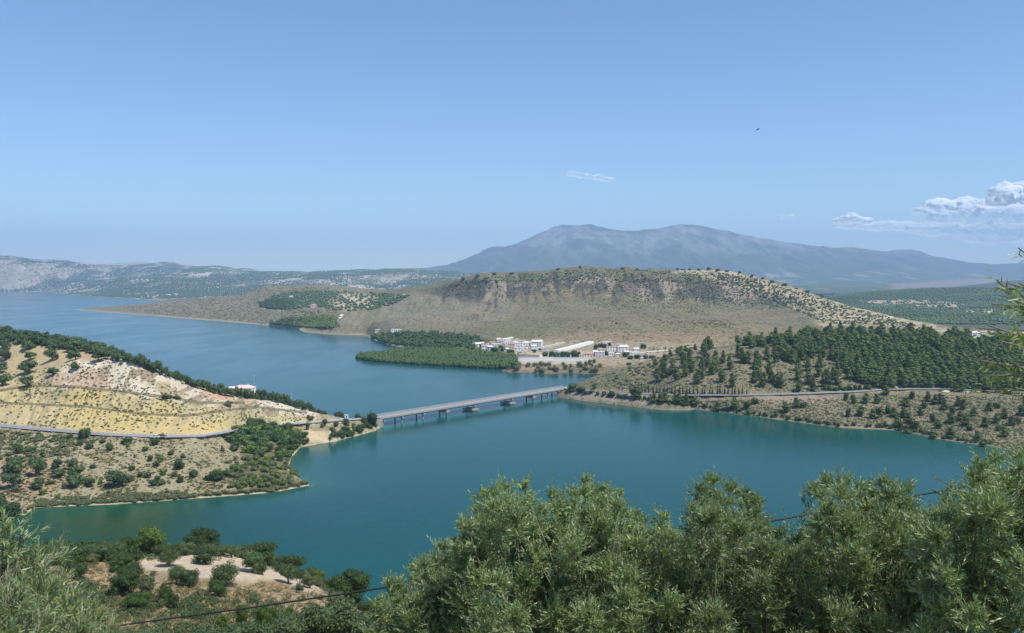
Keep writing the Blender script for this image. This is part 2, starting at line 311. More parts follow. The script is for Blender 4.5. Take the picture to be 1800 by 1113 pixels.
# ---- right hill with the pine wood
shoreR = [(1000, 692.5), (1030, 695), (1100, 703), (1200, 716), (1300, 728), (1400, 742), (1475, 752), (1580, 757), (1650, 772), (1740, 785), (1800, 797), (1950, 830), (2100, 870)]
roadR = [(990, 683, 5.8), (1040, 688, 6.5), (1100, 691, 7.5), (1200, 695, 9), (1300, 695, 11), (1400, 692.5, 13), (1500, 689, 15), (1550, 685, 16.5), (1600, 684, 17.5), (1650, 684, 18), (1750, 688, 19), (1850, 692, 20), (2100, 700, 20)]
rdR = [P(x, y, z=z) for x, y, z in roadR]
crestR = [P(x, y, D=d) for x, y, d in [(1003, 686, 778), (1030, 669, 786), (1080, 650, 790), (1150, 631, 800), (1200, 619, 805), (1260, 610, 810), (1310, 604, 820), (1400, 592, 835), (1500, 586, 850), (1600, 589, 865), (1700, 600, 880), (1800, 608, 890), (1950, 604, 900), (2100, 594, 900)]]
linesR = [[P(x, y, z=0) for x, y in shoreR], off(rdR, 0, -4.5, -.1), off(rdR, 0, 4.5, .2), off(rdR[1:], 0, 9, 2.6), crestR,
    [G(1012, 812, 0), G(1040, 830, 0), G(1090, 880, 0), G(1200, 960, 0), G(1320, 1010, 1), G(1450, 1050, 4), G(1600, 1150, 8), G(2100, 1150, 8)], [G(990, 826, -8), G(1030, 870, -8), G(1080, 930, -8), G(1200, 1010, -8), G(1320, 1070, -7), G(1450, 1200, -6), G(2100, 1300, -6)],
    W8([(965, 700), (1000, 706), (1060, 713), (1150, 727), (1300, 745), (1450, 768), (1600, 783), (1700, 805), (1800, 832), (2000, 890)])]
landR = Land(linesR, 13, relief_of([(1.8, 45, 31), (.7, 10, 32)]))
WOOD = [(1290, 604), (1330, 592), (1400, 580), (1480, 572), (1560, 572), (1700, 585), (1860, 600), (1860, 684), (1730, 684), (1640, 684), (1560, 680), (1490, 672), (1480, 640), (1440, 622), (1390, 640), (1350, 612)]
def right_col(px, py, X, Y, Z, sl):
    C = paint(px.shape, (.30, .245, .155, .52)); n = fbm(X / 30, Y / 30, 71)
    mixin(C, ss(.45, .6, n) * .8, (.25, .225, .14, .6)); mixin(C, inpoly(px, py + 8 * (n - .5), WOOD), (.20, .17, .10, .7))
    rx = np.array([r[0] for r in roadR]); ry = np.array([r[1] for r in roadR]); dy = py - np.interp(px, rx, ry)
    mixin(C, (dy > 1.5) * (dy < 3 + 8 * fbm(X / 20, Y / 20, 5)) * .35, (.33, .265, .18, .35)); mixin(C, (np.abs(dy) < 2) * .3, (.34, .29, .22, .2)); mixin(C, inpoly(px, py, [(1480, 684), (1560, 674), (1640, 682), (1620, 686), (1480, 690)]), (.50, .38, .24, .1))
    mixin(C, inpoly(px + 12 * (n - .5), py, [(1300, 700), (1420, 695), (1480, 700), (1400, 716)]), (.36, .28, .21, .3)); mixin(C, inpoly(px, py, [(1000, 684), (1130, 692), (1160, 712), (1000, 700)]), (.38, .32, .24, .3))
    mixin(C, ss(.6, .1, Z) * ss(.4, .6, fbm(X / 9, Y / 9, 77)) * .7, (.33, .28, .19, .2)); return C
m_right = terrain_mat('scrub_hillside', .35, .75, (.085, .095, .045), (.12, .125, .06), .42, .9, .8)
landR.grid('right_hill', np.arange(980, 2110, 2.2), np.concatenate([np.arange(475, 640, 1.5), np.arange(640, 900, 1.6), np.arange(902, 1300, 12)]), m_right, right_col)
# ---- the hill in the middle with the village at its foot and the low peninsula on the left
shoreM = [(133, 545), (200, 550), (300, 558), (400, 566), (475, 572), (560, 577.5), (590, 579.5), (642, 584), (655, 597), (690, 608), (718, 613), (690, 622), (634, 627), (640, 633), (700, 637), (820, 645), (900, 650), (1000, 655), (1050, 657)]
crestM = [P(x, y, D=d) for x, y, d in [(136, 543.5, 2880), (200, 540, 2800), (300, 531, 2750), (400, 523, 2700), (440, 515, 2700), (470, 504, 2700), (530, 500, 2650), (560, 504, 2600), (610, 511, 2550), (650, 516, 2500), (700, 515, 2400), (740, 508, 2300), (800, 494, 2200), (870, 483, 2100), (950, 476, 2050), (1040, 471, 2000), (1100, 474, 2000), (1180, 476, 2000), (1260, 476, 2000), (1320, 485, 1950), (1400, 508, 1850), (1500, 538, 1750), (1600, 563, 1600), (1660, 580, 1450), (1750, 588, 1400), (2100, 592, 1400)]]
cl_t = [P(x, y, D=d) for x, y, d in [(760, 511, 2040), (800, 503, 1990), (860, 496, 1955), (920, 500, 1930), (1000, 494, 1900), (1060, 493, 1880), (1150, 495, 1860), (1250, 501, 1850), (1330, 512, 1830), (1400, 530, 1760)]]
cl_b = [P(x, y, D=d) for x, y, d in [(760, 519, 2028), (800, 522, 1970), (860, 522, 1935), (920, 510, 1915), (1000, 506, 1885), (1060, 514, 1860), (1150, 518, 1842), (1250, 520, 1834), (1330, 527, 1816), (1400, 539, 1750)]]
linesM = [[P(x, y, z=0) for x, y in shoreM] + [G(1100, 925, 0), G(1250, 950, 0)], crestM, cl_t, cl_b,
    [P(x, y, z=z) for x, y, z in [(905, 644, 5), (960, 645, 5.5), (1040, 645, 5.5), (1090, 640, 6)]], [P(x, y, z=z) for x, y, z in [(820, 628, 4), (905, 628, 6.5), (1040, 626, 8), (1110, 625, 9)]], [P(x, y, z=z) for x, y, z in [(730, 604, 6), (850, 600, 12), (950, 596, 16), (1100, 600, 16), (1200, 605, 16)]],
    [P(x, y, z=z) for x, y, z in [(480, 560, 14), (590, 560, 22), (700, 570, 24), (850, 575, 27), (1000, 570, 34), (1150, 572, 34), (1300, 570, 36)]],
    [P(x, y, z=z) for x, y, z in [(1280, 600, 18), (1400, 590, 20), (1520, 588, 18), (1650, 589, 14), (1800, 600, 12)]],
    [G(1450, 940, 3), G(1700, 1000, 5), G(2100, 1000, 5)], [G(1300, 2350, 40), G(1400, 2150, 20), G(1500, 1950, 8), G(1600, 1780, 2), G(1700, 1620, 2), G(2100, 1600, 2)], [G(1300, 2700, 5), G(1450, 2400, -6), G(1600, 2100, -8), G(2100, 1900, -8)], [G(100, 3300, -8), G(300, 3300, -6), G(480, 3300, 0), G(700, 3300, 6), G(1000, 3000, 15), G(1250, 2950, 5)],
    W8([(60, 543), (110, 549), (200, 556), (300, 566), (400, 576), (560, 588), (625, 592), (642, 606), (670, 613), (650, 617), (600, 628), (618, 638), (700, 646), (820, 654), (1000, 665), (1060, 668)]), [G(1100, 880, -8), G(1300, 900, -8), G(1450, 880, -8)], [G(60, 2960, -8), G(100, 3100, -8)]]
def rel_mid(X, Y, b):
    k = np.clip((b - 6) / 25.0, 0, 1); g = np.abs(fbm(X / 150 + .3 * Y / 150, Y / 420, 82, 4) - .5) * 2
    cl = ss(1790, 1830, Y) * ss(2010, 1960, Y) * ss(.35, .5, k); return cl * 9 * (np.abs(fbm(X / 26, Y / 200, 87, 3) - .5) - .12) * 2 + k * (8 * (fbm(X / 170, Y / 170, 81) - .5) - 16 * g * ss(0, 1, k) + 5 + 3.0 * (fbm(X / 30, Y / 30, 83) - .5)) + np.clip((b - 1) / 4, 0, 1) * 1.2 * (fbm(X / 18, Y / 18, 84) - .5)
landM = Land(linesM, 42, rel_mid)
TERR = [(1290, 478), (1335, 488), (1400, 508), (1500, 538), (1600, 562), (1680, 582), (1670, 592), (1560, 572), (1450, 573), (1420, 550), (1350, 525), (1290, 500), (1230, 485)]
GROVEM = [(480, 520), (520, 512), (600, 512), (660, 516), (720, 520), (700, 533), (655, 545), (600, 548), (560, 540), (500, 545), (455, 542)]
SPIT = [(625, 622), (720, 616), (800, 618), (908, 630), (905, 648), (860, 650), (700, 642), (630, 634)]
def mid_col(px, py, X, Y, Z, sl):
    C = paint(px.shape, (.275, .21, .115, .55)); mixin(C, ss(.42, .6, fbm(X / 260, Y / 200, 95)) * .8, (.19, .19, .095, .62)); n = fbm(X / 90, Y / 90, 91); n2 = fbm(X / 25, Y / 25, 92); jx = px + 30 * (n - .5); jy = py + 10 * (n2 - .5)
    mixin(C, ss(.42, .6, n) * .6, (.22, .19, .11, .62)); mixin(C, (px < 640) * .8, (.285, .245, .16, .5))
    mixin(C, inpoly(jx, jy, [(940, 590), (1050, 540), (1130, 520), (1330, 530), (1400, 560), (1300, 600), (1200, 610), (950, 605)]) * .5, (.28, .205, .125, .52)); mixin(C, inpoly(jx, jy, [(940, 597), (1040, 580), (1200, 585), (1320, 600), (1150, 612), (950, 606)]) * .75, (.34, .245, .15, .4))
    mixin(C, inpoly(jx, jy, [(690, 520), (800, 505), (900, 520), (900, 560), (790, 590), (640, 575)]) * .5, (.33, .28, .22, .42)); mixin(C, inpoly(jx, py, [(830, 540), (850, 538), (860, 552), (835, 556)]) * .5, (.36, .25, .18, .3))
    mixin(C, ss(505, 545, py) * ss(600, 560, py) * (px > 640) * .35 * ss(.4, .55, n2), (.23, .235, .16, .6)); ct = np.interp(px, [pix(*p)[0] for p in cl_t], [pix(*p)[1] for p in cl_t]); mixin(C, (py < ct) * (px > 740) * (px < 1420), (.22, .205, .11, .64))
    rock = ss(.45, .85, sl) * (Z > 40); mixin(C, rock, (.13, .115, .10, .55)); mixin(C, rock * ss(.54, .62, n2), (.36, .29, .20, .2)); mixin(C, rock * inpoly(px, py, [(1090, 497), (1125, 500), (1130, 516), (1100, 520)]) * .6, (.27, .19, .15, .2))
    t = inpoly(jx, jy, TERR); w = np.sin(Z * 2.1 + 6 * n2) > .2; mixin(C, t, (.38, .31, .18, .42)); mixin(C, t & w, (.52, .43, .26, .15)); mixin(C, inpoly(px, py, [(1180, 476), (1250, 474), (1300, 479), (1290, 484), (1190, 481)]), (.52, .44, .28, .35))
    mixin(C, inpoly(jx, jy, GROVEM), (.23, .22, .13, .45)); mixin(C, inpoly(jx, py, [(600, 515), (665, 522), (668, 536), (600, 545), (575, 535)]), (.52, .44, .28, .05)); mixin(C, inpoly(px, py + 2 * n2, [(470, 540), (500, 542), (498, 548), (458, 545)]), (.45, .40, .28, .1))
    v = inpoly(px, py, [(880, 600), (1170, 600), (1300, 606), (1180, 625), (1120, 640), (905, 650), (900, 640)]); mixin(C, v, (.40, .33, .215, .42)); mixin(C, v & (py > 640), (.42, .29, .18, .45)); mixin(C, v & (py > 618) & (py < 640) & (px < 1040), (.52, .46, .35, .1))
    mixin(C, inpoly(px, py, [(640, 588), (720, 585), (860, 596), (905, 630), (905, 648), (630, 640), (640, 615)]), (.10, .12, .05, .5))
    mixin(C, ss(3.0, .6, Z) * (py > 500) * (px < 800), (.36, .31, .21, .1)); return C
m_mid = terrain_mat('dry_scrub_mountain', .12, .22, (.115, .11, .055), (.16, .145, .08), .5, .9, 2.5)
landM.grid('middle_hill', np.arange(60, 2110, 2.2), np.concatenate([np.geomspace(905, 1500, 130), np.geomspace(1504, 1815, 70), np.geomspace(1818, 2060, 110), np.geomspace(2070, 3350, 90)]), m_mid, mid_col)
# ---- olive covered hill far right
crestO = [P(x, y, D=d) for x, y, d in [(1300, 560, 3000), (1420, 533, 3200), (1480, 521, 3300), (1540, 514, 3400), (1600, 509, 3500), (1700, 507, 3500), (1760, 512, 3500), (1830, 514, 3500), (2100, 505, 3500)]]
linesO = [crestO, [G(1300, 1700, 4), G(1600, 1650, 5), G(2100, 1650, 5)], [G(1400, 2400, 25), G(1700, 2300, 24), G(2100, 2300, 24)], [G(1200, 4200, 0), G(2150, 4200, 10)], [G(1200, 1700, -8), G(1200, 3000, -8)]]
landO = Land(linesO, 90, relief_of([(7, 260, 101), (2, 70, 102)]))
def far_col(px, py, X, Y, Z, sl):
    n = fbm(X / 180, Y / 180, 111); C = paint(px.shape, (.13, .145, .085, .75)); mixin(C, ss(.5, .62, n) * .7, (.20, .20, .12, .55)); mixin(C, inpoly(px, py, [(1500, 529), (1600, 527), (1700, 532), (1690, 541), (1590, 542)]) * 1., (.44, .36, .24, .05)); mixin(C, inpoly(px, py, [(1690, 545), (1750, 543), (1755, 553), (1700, 552)]), (.5, .42, .3, .05)); return C
m_oliveh = terrain_mat('olive_hill_soil', .05, .12, (.06, .08, .04), (.09, .105, .055), .4, .4, 3)
landO.grid('olive_hill', np.arange(1200, 2110, 4), np.geomspace(1650, 4100, 110), m_oliveh, far_col)
landQ = Land([[P(1560, 520, D=4800), P(1640, 510, D=5200), P(1700, 503, D=5300), P(1760, 496, D=5300), P(1830, 490, D=5300), P(2100, 480, D=5300)], [G(1500, 3700, 0), G(2100, 3700, 0)], [G(1400, 6000, -8), G(2100, 6500, -8)], [G(1450, 4300, -8), G(1450, 5300, -8)]], 150, relief_of([(12, 400, 105)]))
landQ.grid('dark_ridge', np.arange(1440, 2110, 6), np.geomspace(3700, 6400, 60), m_oliveh, lambda px, py, X, Y, Z, sl: paint(px.shape, (.10, .12, .07, .8)))
# ---- hills across the lake on the left
crestF = [P(x, y, D=8500) for x, y in [(-300, 470), (-100, 468), (50, 472), (100, 463), (150, 461), (200, 459), (290, 458), (330, 467), (400, 471), (450, 475), (490, 482), (520, 486), (560, 483), (640, 479), (700, 475), (740, 473), (780, 477), (850, 481), (950, 485), (1150, 492)]]
shoreF = [P(x, y, z=0) for x, y in [(-300, 512), (0, 513.2), (90, 514.5), (140, 519.5), (200, 523.5), (284, 528), (360, 529)]]
linesF = [crestF, shoreF, [G(480, 4100, 1), G(700, 4200, 4), G(1150, 4600, 5)], [P(x, y, D=d) for x, y, d in [(80, 497, 7300), (150, 497, 6800), (280, 499, 6000), (420, 505, 5400), (560, 500, 5200), (700, 497, 5600), (850, 495, 6000), (1100, 494, 6200)]],
    [P(x, y, D=d) for x, y, d in [(-200, 462, 7500), (0, 457, 7400), (30, 461, 7300), (60, 473, 7200), (75, 488, 7100)]], [P(-200, 500, D=7150), P(40, 503, D=7050)], [P(560, 492, D=5600), P(640, 489, D=5800), P(740, 488, D=6000)],
    W8([(-300, 517), (0, 517), (80, 518), (130, 524), (200, 528), (284, 533), (380, 534)]), [G(-300, 11000, 0), G(1150, 11000, 0)]]
def rel_far(X, Y, b):
    k = np.clip((b - 2) / 60, 0, 1); return k * (60 * (fbm(X / 900, Y / 1300, 121, 4) - .5) - 40 * np.abs(fbm(X / 380, Y / 700, 122, 3) - .5) * 2 + 14)
landF = Land(linesF, 240, rel_far)
def hills_col(px, py, X, Y, Z, sl):
    n = fbm(X / 300, Y / 420, 131); n2 = fbm(X / 110, Y / 260, 132); C = paint(px.shape, (.15, .155, .10, .5))
    mixin(C, ss(.56, .60, n) * .8, (.24, .215, .14, .45)); mixin(C, ss(.57, .63, n2) * .8, (.48, .43, .34, .05)); mixin(C, ss(.60, .64, fbm(X / 60, Y / 200, 136)) * .8, (.55, .50, .41, .0)); mixin(C, ss(.55, .75, fbm(X / 1500, Y / 900, 135)) * .5, (.28, .25, .17, .35))
    mixin(C, inpoly(px, py, [(-200, 440), (30, 455), (62, 470), (80, 495), (70, 514), (-200, 514)]) * .85, (.44, .37, .28, .15)); mixin(C, inpoly(px, py + 8 * (n2 - .5), [(520, 492), (640, 480), (780, 480), (900, 490), (780, 505), (600, 512)]) * .5, (.34, .31, .22, .25))
    mixin(C, inpoly(px, py, [(140, 511), (200, 511), (290, 515), (280, 527), (200, 522), (140, 518)]), (.46, .36, .25, .03)); mixin(C, inpoly(px, py, [(215, 485), (270, 487), (262, 497), (225, 492)]), (.55, .47, .37, 0)); mixin(C, inpoly(px, py, [(612, 502), (640, 501), (690, 511), (670, 514)]), (.62, .55, .43, 0)); mixin(C, inpoly(px, py, [(110, 500), (150, 494), (150, 502), (120, 504)]), (.5, .44, .34, 0)); return C
m_far = terrain_mat('far_olive_hills', .02, .045, (.07, .085, .05), (.10, .11, .065), .45, .3, 8)
landF.grid('far_hills', np.arange(-320, 1160, 3), np.concatenate([np.geomspace(3900, 7000, 90), np.geomspace(7020, 9000, 90), np.geomspace(9100, 11000, 8)]), m_far, hills_col)
# ---- the mountain
cm = [(700, 480), (730, 474), (770, 468), (800, 463), (815, 457), (830, 449), (850, 439), (870, 433), (890, 434), (905, 432), (930, 420), (950, 410), (975, 399), (990, 394), (1010, 398), (1040, 395), (1060, 400), (1080, 408), (1110, 406), (1150, 403), (1180, 397), (1200, 394), (1230, 398), (1260, 402), (1330, 417), (1400, 429), (1450, 434), (1500, 436), (1550, 443), (1600, 438), (1640, 450), (1700, 465), (1740, 467), (1800, 461), (1900, 455), (2100, 470)]
crestN = [P(x, y, D=12500) for x, y in cm]
linesN = [crestN, [P(x, y + .35 * (500 - y) , D=11300) for x, y in cm], [P(x, y + .7 * (500 - y), D=10200) for x, y in cm], [G(650, 9300, 60), G(1000, 9300, 60)], [G(1100, 8000, 50), G(2200, 8000, 60)], [G(600, 6000, -8), G(1000, 6000, -8)], [G(1150, 6000, 36), G(2200, 6000, 36)], [G(1150, 5100, 10), G(2200, 5100, 10)], [G(400, 11500, -8), G(450, 14000, -8)], [G(700, 15000, -8), G(2200, 15000, -8)]]
def rel_mtn(X, Y, b):
    k = np.clip((b - 60) / 300, 0, 1); r = np.abs(fbm(X / 620 + Y / 2200, Y / 2600, 141, 5) - .5) * 2
    return k * (10 - 170 * r * (1 - .75 * ss(.75, 1.2, b / 800)) + 110 * (fbm(X / 330, Y / 420, 142, 5) - .5) - 90 * np.abs(fbm(X / 240 + Y / 900, Y / 1500, 145, 4) - .5)) * ss(12400, 11600, Y) + k * 48 * (fbm(X / 150, Y / 300, 143, 5) - .5)
landN = Land(linesN, 260, rel_mtn)
def mtn_col(px, py, X, Y, Z, sl):
    n = fbm(X / 420, Y / 420, 151, 5); C = paint(px.shape, (.13, .135, .10, .45)); mixin(C, ss(.38, .6, n) * ss(300, 620, Z), (.27, .265, .235, .25)); mixin(C, ss(.46, .6, fbm(X / 70, Y / 160, 158)) * .4, (.07, .08, .05, .6)); mixin(C, ss(240, 100, Z), (.12, .135, .085, .6)); mixin(C, ss(.66, .70, fbm(X / 120, Y / 420, 153)) * ss(300, 150, Z) * .6, (.4, .36, .28, 0))
    mixin(C, inpoly(px, py, [(1560, 500), (1640, 494), (1720, 490), (1800, 492), (1800, 505), (1560, 508)]), (.26, .225, .17, .3)); return C
landN.grid('mountain', np.arange(640, 2110, 2.5), np.concatenate([np.geomspace(5200, 9300, 40), np.geomspace(9400, 12600, 220), np.geomspace(12700, 15000, 8)]), m_far, mtn_col)
landS = Land([[P(x, y, D=17500) for x, y in [(-300, 470), (-100, 463), (20, 460), (60, 455), (110, 461), (160, 470), (350, 478), (560, 478), (640, 477), (760, 474), (900, 478)]], [G(-300, 16500, 0), G(900, 16500, 0)], [G(-300, 19000, -8), G(900, 19000, -8)]], 500, relief_of([(20, 800, 161)]))
landS.grid('distant_range', np.arange(-320, 920, 8), np.geomspace(16500, 18900, 30), m_far, lambda px, py, X, Y, Z, sl: paint(px.shape, (.14, .15, .11, .4)))
# ---- lake bed / open country out to the horizon, the low islet, and the lake
bm = MB(); n = 64; bm.add([(60000 * math.cos(2 * math.pi * i / n), 60000 * math.sin(2 * math.pi * i / n), -10) for i in range(n)], [tuple(range(n))]); m_bed = plain('lake_bed_clay', (.16, .14, .08), 1, .3, .01)
tag(bm.obj('ground', m_bed), kind='structure')
landI = Land([[P(x, y, z=1.2) for x, y in [(36, 526.6), (60, 526.8), (80, 527.8)]], [P(x, y, z=-3) for x, y in [(20, 527), (40, 530), (80, 532), (100, 529), (80, 524), (40, 523.5)]]], 25, relief_of([(.3, 20, 171)]), -4)
landI.grid('islet', np.arange(0, 130, 2), np.linspace(3500, 4900, 50), m_left, lambda px, py, X, Y, Z, sl: paint(px.shape, (.20, .17, .10, .5)))
def lake():
    u = np.concatenate([np.arange(-3000, -260, 90), np.arange(-260, 2140, 12), np.arange(2140, 5000, 90)]); D = np.concatenate([np.geomspace(90, 1500, 220), np.geomspace(1520, 14800, 60)])
    U, DD = np.meshgrid(u, D); X = (U - CX) / F * DD; nr, nc = X.shape; V = np.stack([X, DD, X * 0], -1).reshape(-1, 3); i = np.arange(nr * nc).reshape(nr, nc)
    Fq = np.stack([i[:-1, :-1], i[:-1, 1:], i[1:, 1:], i[1:, :-1]], -1).reshape(-1, 4)
    dep = np.full(X.shape, 99.); sh = shoreL[2:]
    pts = np.array([P(x, y, z=0)[:2] for x, y in shoreL] + [P(x, y, z=0)[:2] for x, y in shoreR])
    pts = np.concatenate([np.array(dens([P(x, y, z=0)[:2] for x, y in S_], 6)) for S_ in (shoreL, shoreR)]); sel = (DD < 900) & (U > -300) & (U < 2200)
    xs = X[sel]; ys = DD[sel]; dd = np.full(len(xs), 1e9)
    for k in range(0, len(pts), 40): dd = np.minimum(dd, np.hypot(xs[:, None] - pts[None, k:k + 40, 0], ys[:, None] - pts[None, k:k + 40, 1]).min(1))
    dep[sel] = dd; nn = fbm(X / 16, DD / 16, 181)
    cove = ss(560, 250, U + 60 * nn) * ss(250, 340, DD) * (DD < 440)      # green cove water, the hillside's reflection painted into its colour
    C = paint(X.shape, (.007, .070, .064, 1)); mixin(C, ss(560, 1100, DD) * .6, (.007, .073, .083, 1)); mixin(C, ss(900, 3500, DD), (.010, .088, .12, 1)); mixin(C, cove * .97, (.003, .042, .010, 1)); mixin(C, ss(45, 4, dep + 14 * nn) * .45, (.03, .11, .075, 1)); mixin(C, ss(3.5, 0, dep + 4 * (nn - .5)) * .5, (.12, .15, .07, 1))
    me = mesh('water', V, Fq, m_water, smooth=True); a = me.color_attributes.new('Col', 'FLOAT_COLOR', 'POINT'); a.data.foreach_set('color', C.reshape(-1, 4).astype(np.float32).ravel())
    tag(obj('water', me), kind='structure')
m_water, t, b, o = new_mat('lake_water'); at = nd(t, 'ShaderNodeAttribute'); at.attribute_name = 'Col'; g = nd(t, 'ShaderNodeNewGeometry')
mp = nd(t, 'ShaderNodeMapping'); mp.inputs['Scale'].default_value = (1, .35, 1); t.links.new(g.outputs['Position'], mp.inputs['Vector'])
big = nz(t, mp.outputs[0], .012, 4, .6); k = mathn(t, 'MULTIPLY_ADD', big, .7); t.nodes[-1].inputs[2].default_value = .65
c = nd(t, 'ShaderNodeVectorMath', operation='SCALE'); t.links.new(at.outputs['Color'], c.inputs[0]); t.links.new(k, c.inputs['Scale']); t.links.new(c.outputs[0], b.inputs['Base Color'])
b.inputs['IOR'].default_value = 1.33; b.inputs['Specular IOR Level'].default_value = .11; rr = mathn(t, 'MULTIPLY_ADD', big, .3); t.nodes[-1].inputs[2].default_value = .0; t.links.new(rr, b.inputs['Roughness'])
w1 = nz(t, g.outputs['Position'], 1.1, 4, .6); w2 = nz(t, mp.outputs[0], .2, 3, .6); hh = mathn(t, 'ADD', mathn(t, 'MULTIPLY', w1, .06), mathn(t, 'MULTIPLY', w2, .22))
bp = nd(t, 'ShaderNodeBump'); bp.inputs['Strength'].default_value = .55; bp.inputs['Distance'].default_value = 1; t.links.new(hh, bp.inputs['Height']); t.links.new(bp.outputs[0], b.inputs['Normal'])
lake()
# ---- the air: an even pale haze round everything up to the mountain
m_h = bpy.data.materials.new('haze'); m_h.use_nodes = True; t = m_h.node_tree; t.nodes.clear(); oo = nd(t, 'ShaderNodeOutputMaterial'); pv = nd(t, 'ShaderNodeVolumePrincipled')
pv.inputs['Color'].default_value = (.45, .69, 1.0, 1); pv.inputs['Density'].default_value = 7.9e-5; pv.inputs['Anisotropy'].default_value = .1
t.links.new(pv.outputs[0], oo.inputs['Volume']); hb = MB(); hb.box(-24000, 24000, -400, 20000, -11, 1080); tag(hb.obj('haze', m_h), kind='stuff')
# ================================================================ PLANT TEMPLATES
m_bark = plain('bark', (.12, .095, .07), .9, .35, 6)
m_olive = leaf_mat('olive_foliage', (.045, .082, .026), (.115, .165, .062), rough=.6, transl=.15)
m_dark = leaf_mat('evergreen_oak_foliage', (.026, .056, .012), (.085, .135, .032), rough=.6, transl=.15)
m_green = leaf_mat('bright_shrub_foliage', (.07, .12, .02), (.15, .21, .045), rough=.6, transl=.2)
m_drab = leaf_mat('dusty_shrub_foliage', (.075, .095, .035), (.155, .17, .07), rough=.7, transl=.1)
m_pine = leaf_mat('pine_needles', (.042, .072, .012), (.135, .172, .04), rough=.65, transl=.08)
m_cyp = leaf_mat('cypress_foliage', (.018, .035, .015), (.045, .07, .03), rough=.65, transl=.05)
ico_v = None
def ico(sub):
    import bmesh
    b = bmesh.new(); bmesh.ops.create_icosphere(b, subdivisions=sub, radius=1); V = np.array([v.co[:] for v in b.verts]); Fs = np.array([[v.index for v in f.verts] for f in b.faces]); b.free(); return V, Fs
I1, I2 = ico(1), ico(2)
def lumpy(V, c, r, s, amp=.25):
    d = 1 + amp * 2 * (fbm(V[:, 0] * 1.7 + s, V[:, 1] * 1.7 + V[:, 2] * 1.3, int(s * 7) % 97, 3) - .5)
    return V * d[:, None] * np.asarray(r) + np.asarray(c)
def unit(v): return v / np.maximum(np.linalg.norm(v, axis=-1, keepdims=True), 1e-9)
def cards(c, r, n, size, up=.3, shell=.35, asp=.55):
    """n leaf clumps scattered through an ellipsoid, mostly in its outer shell"""
    d = unit(rng.normal(size=(n, 3))); rad = 1 - shell * rng.random(n) ** 1.6; lum = 1 + .22 * (fbm(d[:, 0] * 3 + c[0] * 9, d[:, 2] * 3 + d[:, 1] * 2, int(rng.integers(99)), 3) - .5) * 2
    p = np.asarray(c) + d * np.asarray(r) * (rad * lum)[:, None]
    nrm = unit(d + rng.normal(size=(n, 3)) * .75 + [0, 0, up]); t = unit(np.cross(nrm, rng.normal(size=(n, 3)))); b2 = np.cross(nrm, t); s = size * (.6 + .8 * rng.random(n))[:, None]
    V = np.stack([p - t * s, p - b2 * s * asp, p + t * s + nrm * s * .2, p + b2 * s * asp], 1).reshape(-1, 3)
    return V, np.arange(4 * n).reshape(n, 4), rng.random(n)
def crown_mesh(name, lumps, n, size, mat, core=True, trunk=None, up=.3, shell=.35, asp=.55, corek=.78):
    Vs, Fs, T, M = [], [], [], []; o = 0; vol = sum(np.prod(np.broadcast_to(r, 3)) ** .67 for c, r in lumps)
    for c, r in lumps:
        r = np.broadcast_to(np.asarray(r, float), 3); k = max(6, int(n * np.prod(r) ** .67 / vol)); V, f, t = cards(c, r, k, size, up, shell, asp); Vs.append(V); Fs += (f + o).tolist(); T += t.tolist(); M += [0] * len(f); o += len(V)
        if core:
            V = lumpy(I1[0], c, r * corek, rng.random() * 50); Vs.append(V); Fs += (I1[1] + o).tolist(); T += rng.random(len(I1[1])).tolist(); M += [0] * len(I1[1]); o += len(V)
    if trunk:
        Vs.append(np.array(trunk.v)); Fs += [[i + o for i in f] for f in trunk.f]; T += [0] * len(trunk.f); M += [1] * len(trunk.f)
    return mesh(name, np.concatenate(Vs), Fs, [mat, m_bark], M, tone=T)
def trunk_mb(h, r, lumps, k=5):
    t = MB(); fork = (rng.normal() * .1 * h, rng.normal() * .1 * h, h * .5); t.tube([(0, 0, -.8), (0, 0, h * .2), fork], [r * 1.5, r, r * .8], k)
    for c, rr in lumps[:4]: t.tube([fork, ((fork[0] + c[0]) / 2, (fork[1] + c[1]) / 2, (fork[2] + c[2]) / 2 + .1), c], [r * .7, r * .5, r * .2], 4)
    return t
# unit-height templates: [total height 1, width about 1] so a plant is scaled to the size it has in the photo
def tpl_round(nl, n, size, mat, parts=False, squat=1.0, lobes=.30, corek=.78):
    L = [((0, 0, .52), (.29, .29, .27 * squat)), ((random.uniform(-.12, .12), random.uniform(-.12, .12), .74), (.2, .2, .19))]
    for i in range(nl):
        a = 2 * math.pi * i / nl + random.uniform(-.4, .4); q = random.uniform(.17, .33); L.append(((q * math.cos(a), q * math.sin(a), random.uniform(.32, .76)), tuple(lobes * random.uniform(.5, 1.0) * np.array([1, 1, .85]))))
    for c, r in L: pass
    tr = trunk_mb(.5, .045, L[1:])
    if parts: return crown_mesh('crown', L, n, size, mat, asp=.5, corek=corek), mesh('trunk', tr.v, tr.f, m_bark)
    return crown_mesh('tree_body', L, n, size, mat, trunk=tr, corek=corek)
def tpl_bush(nl, n, size, mat, core=True):
    L = []
    for i in range(nl):
        a = random.uniform(0, 6.28); q = random.uniform(0, .30); L.append(((q * math.cos(a), q * math.sin(a), random.uniform(.2, .62)), (random.uniform(.2, .34),) * 2 + (random.uniform(.2, .34),)))
    tr = trunk_mb(.3, .03, L); return crown_mesh('shrub_body', L, n, size, mat, trunk=tr, core=core)
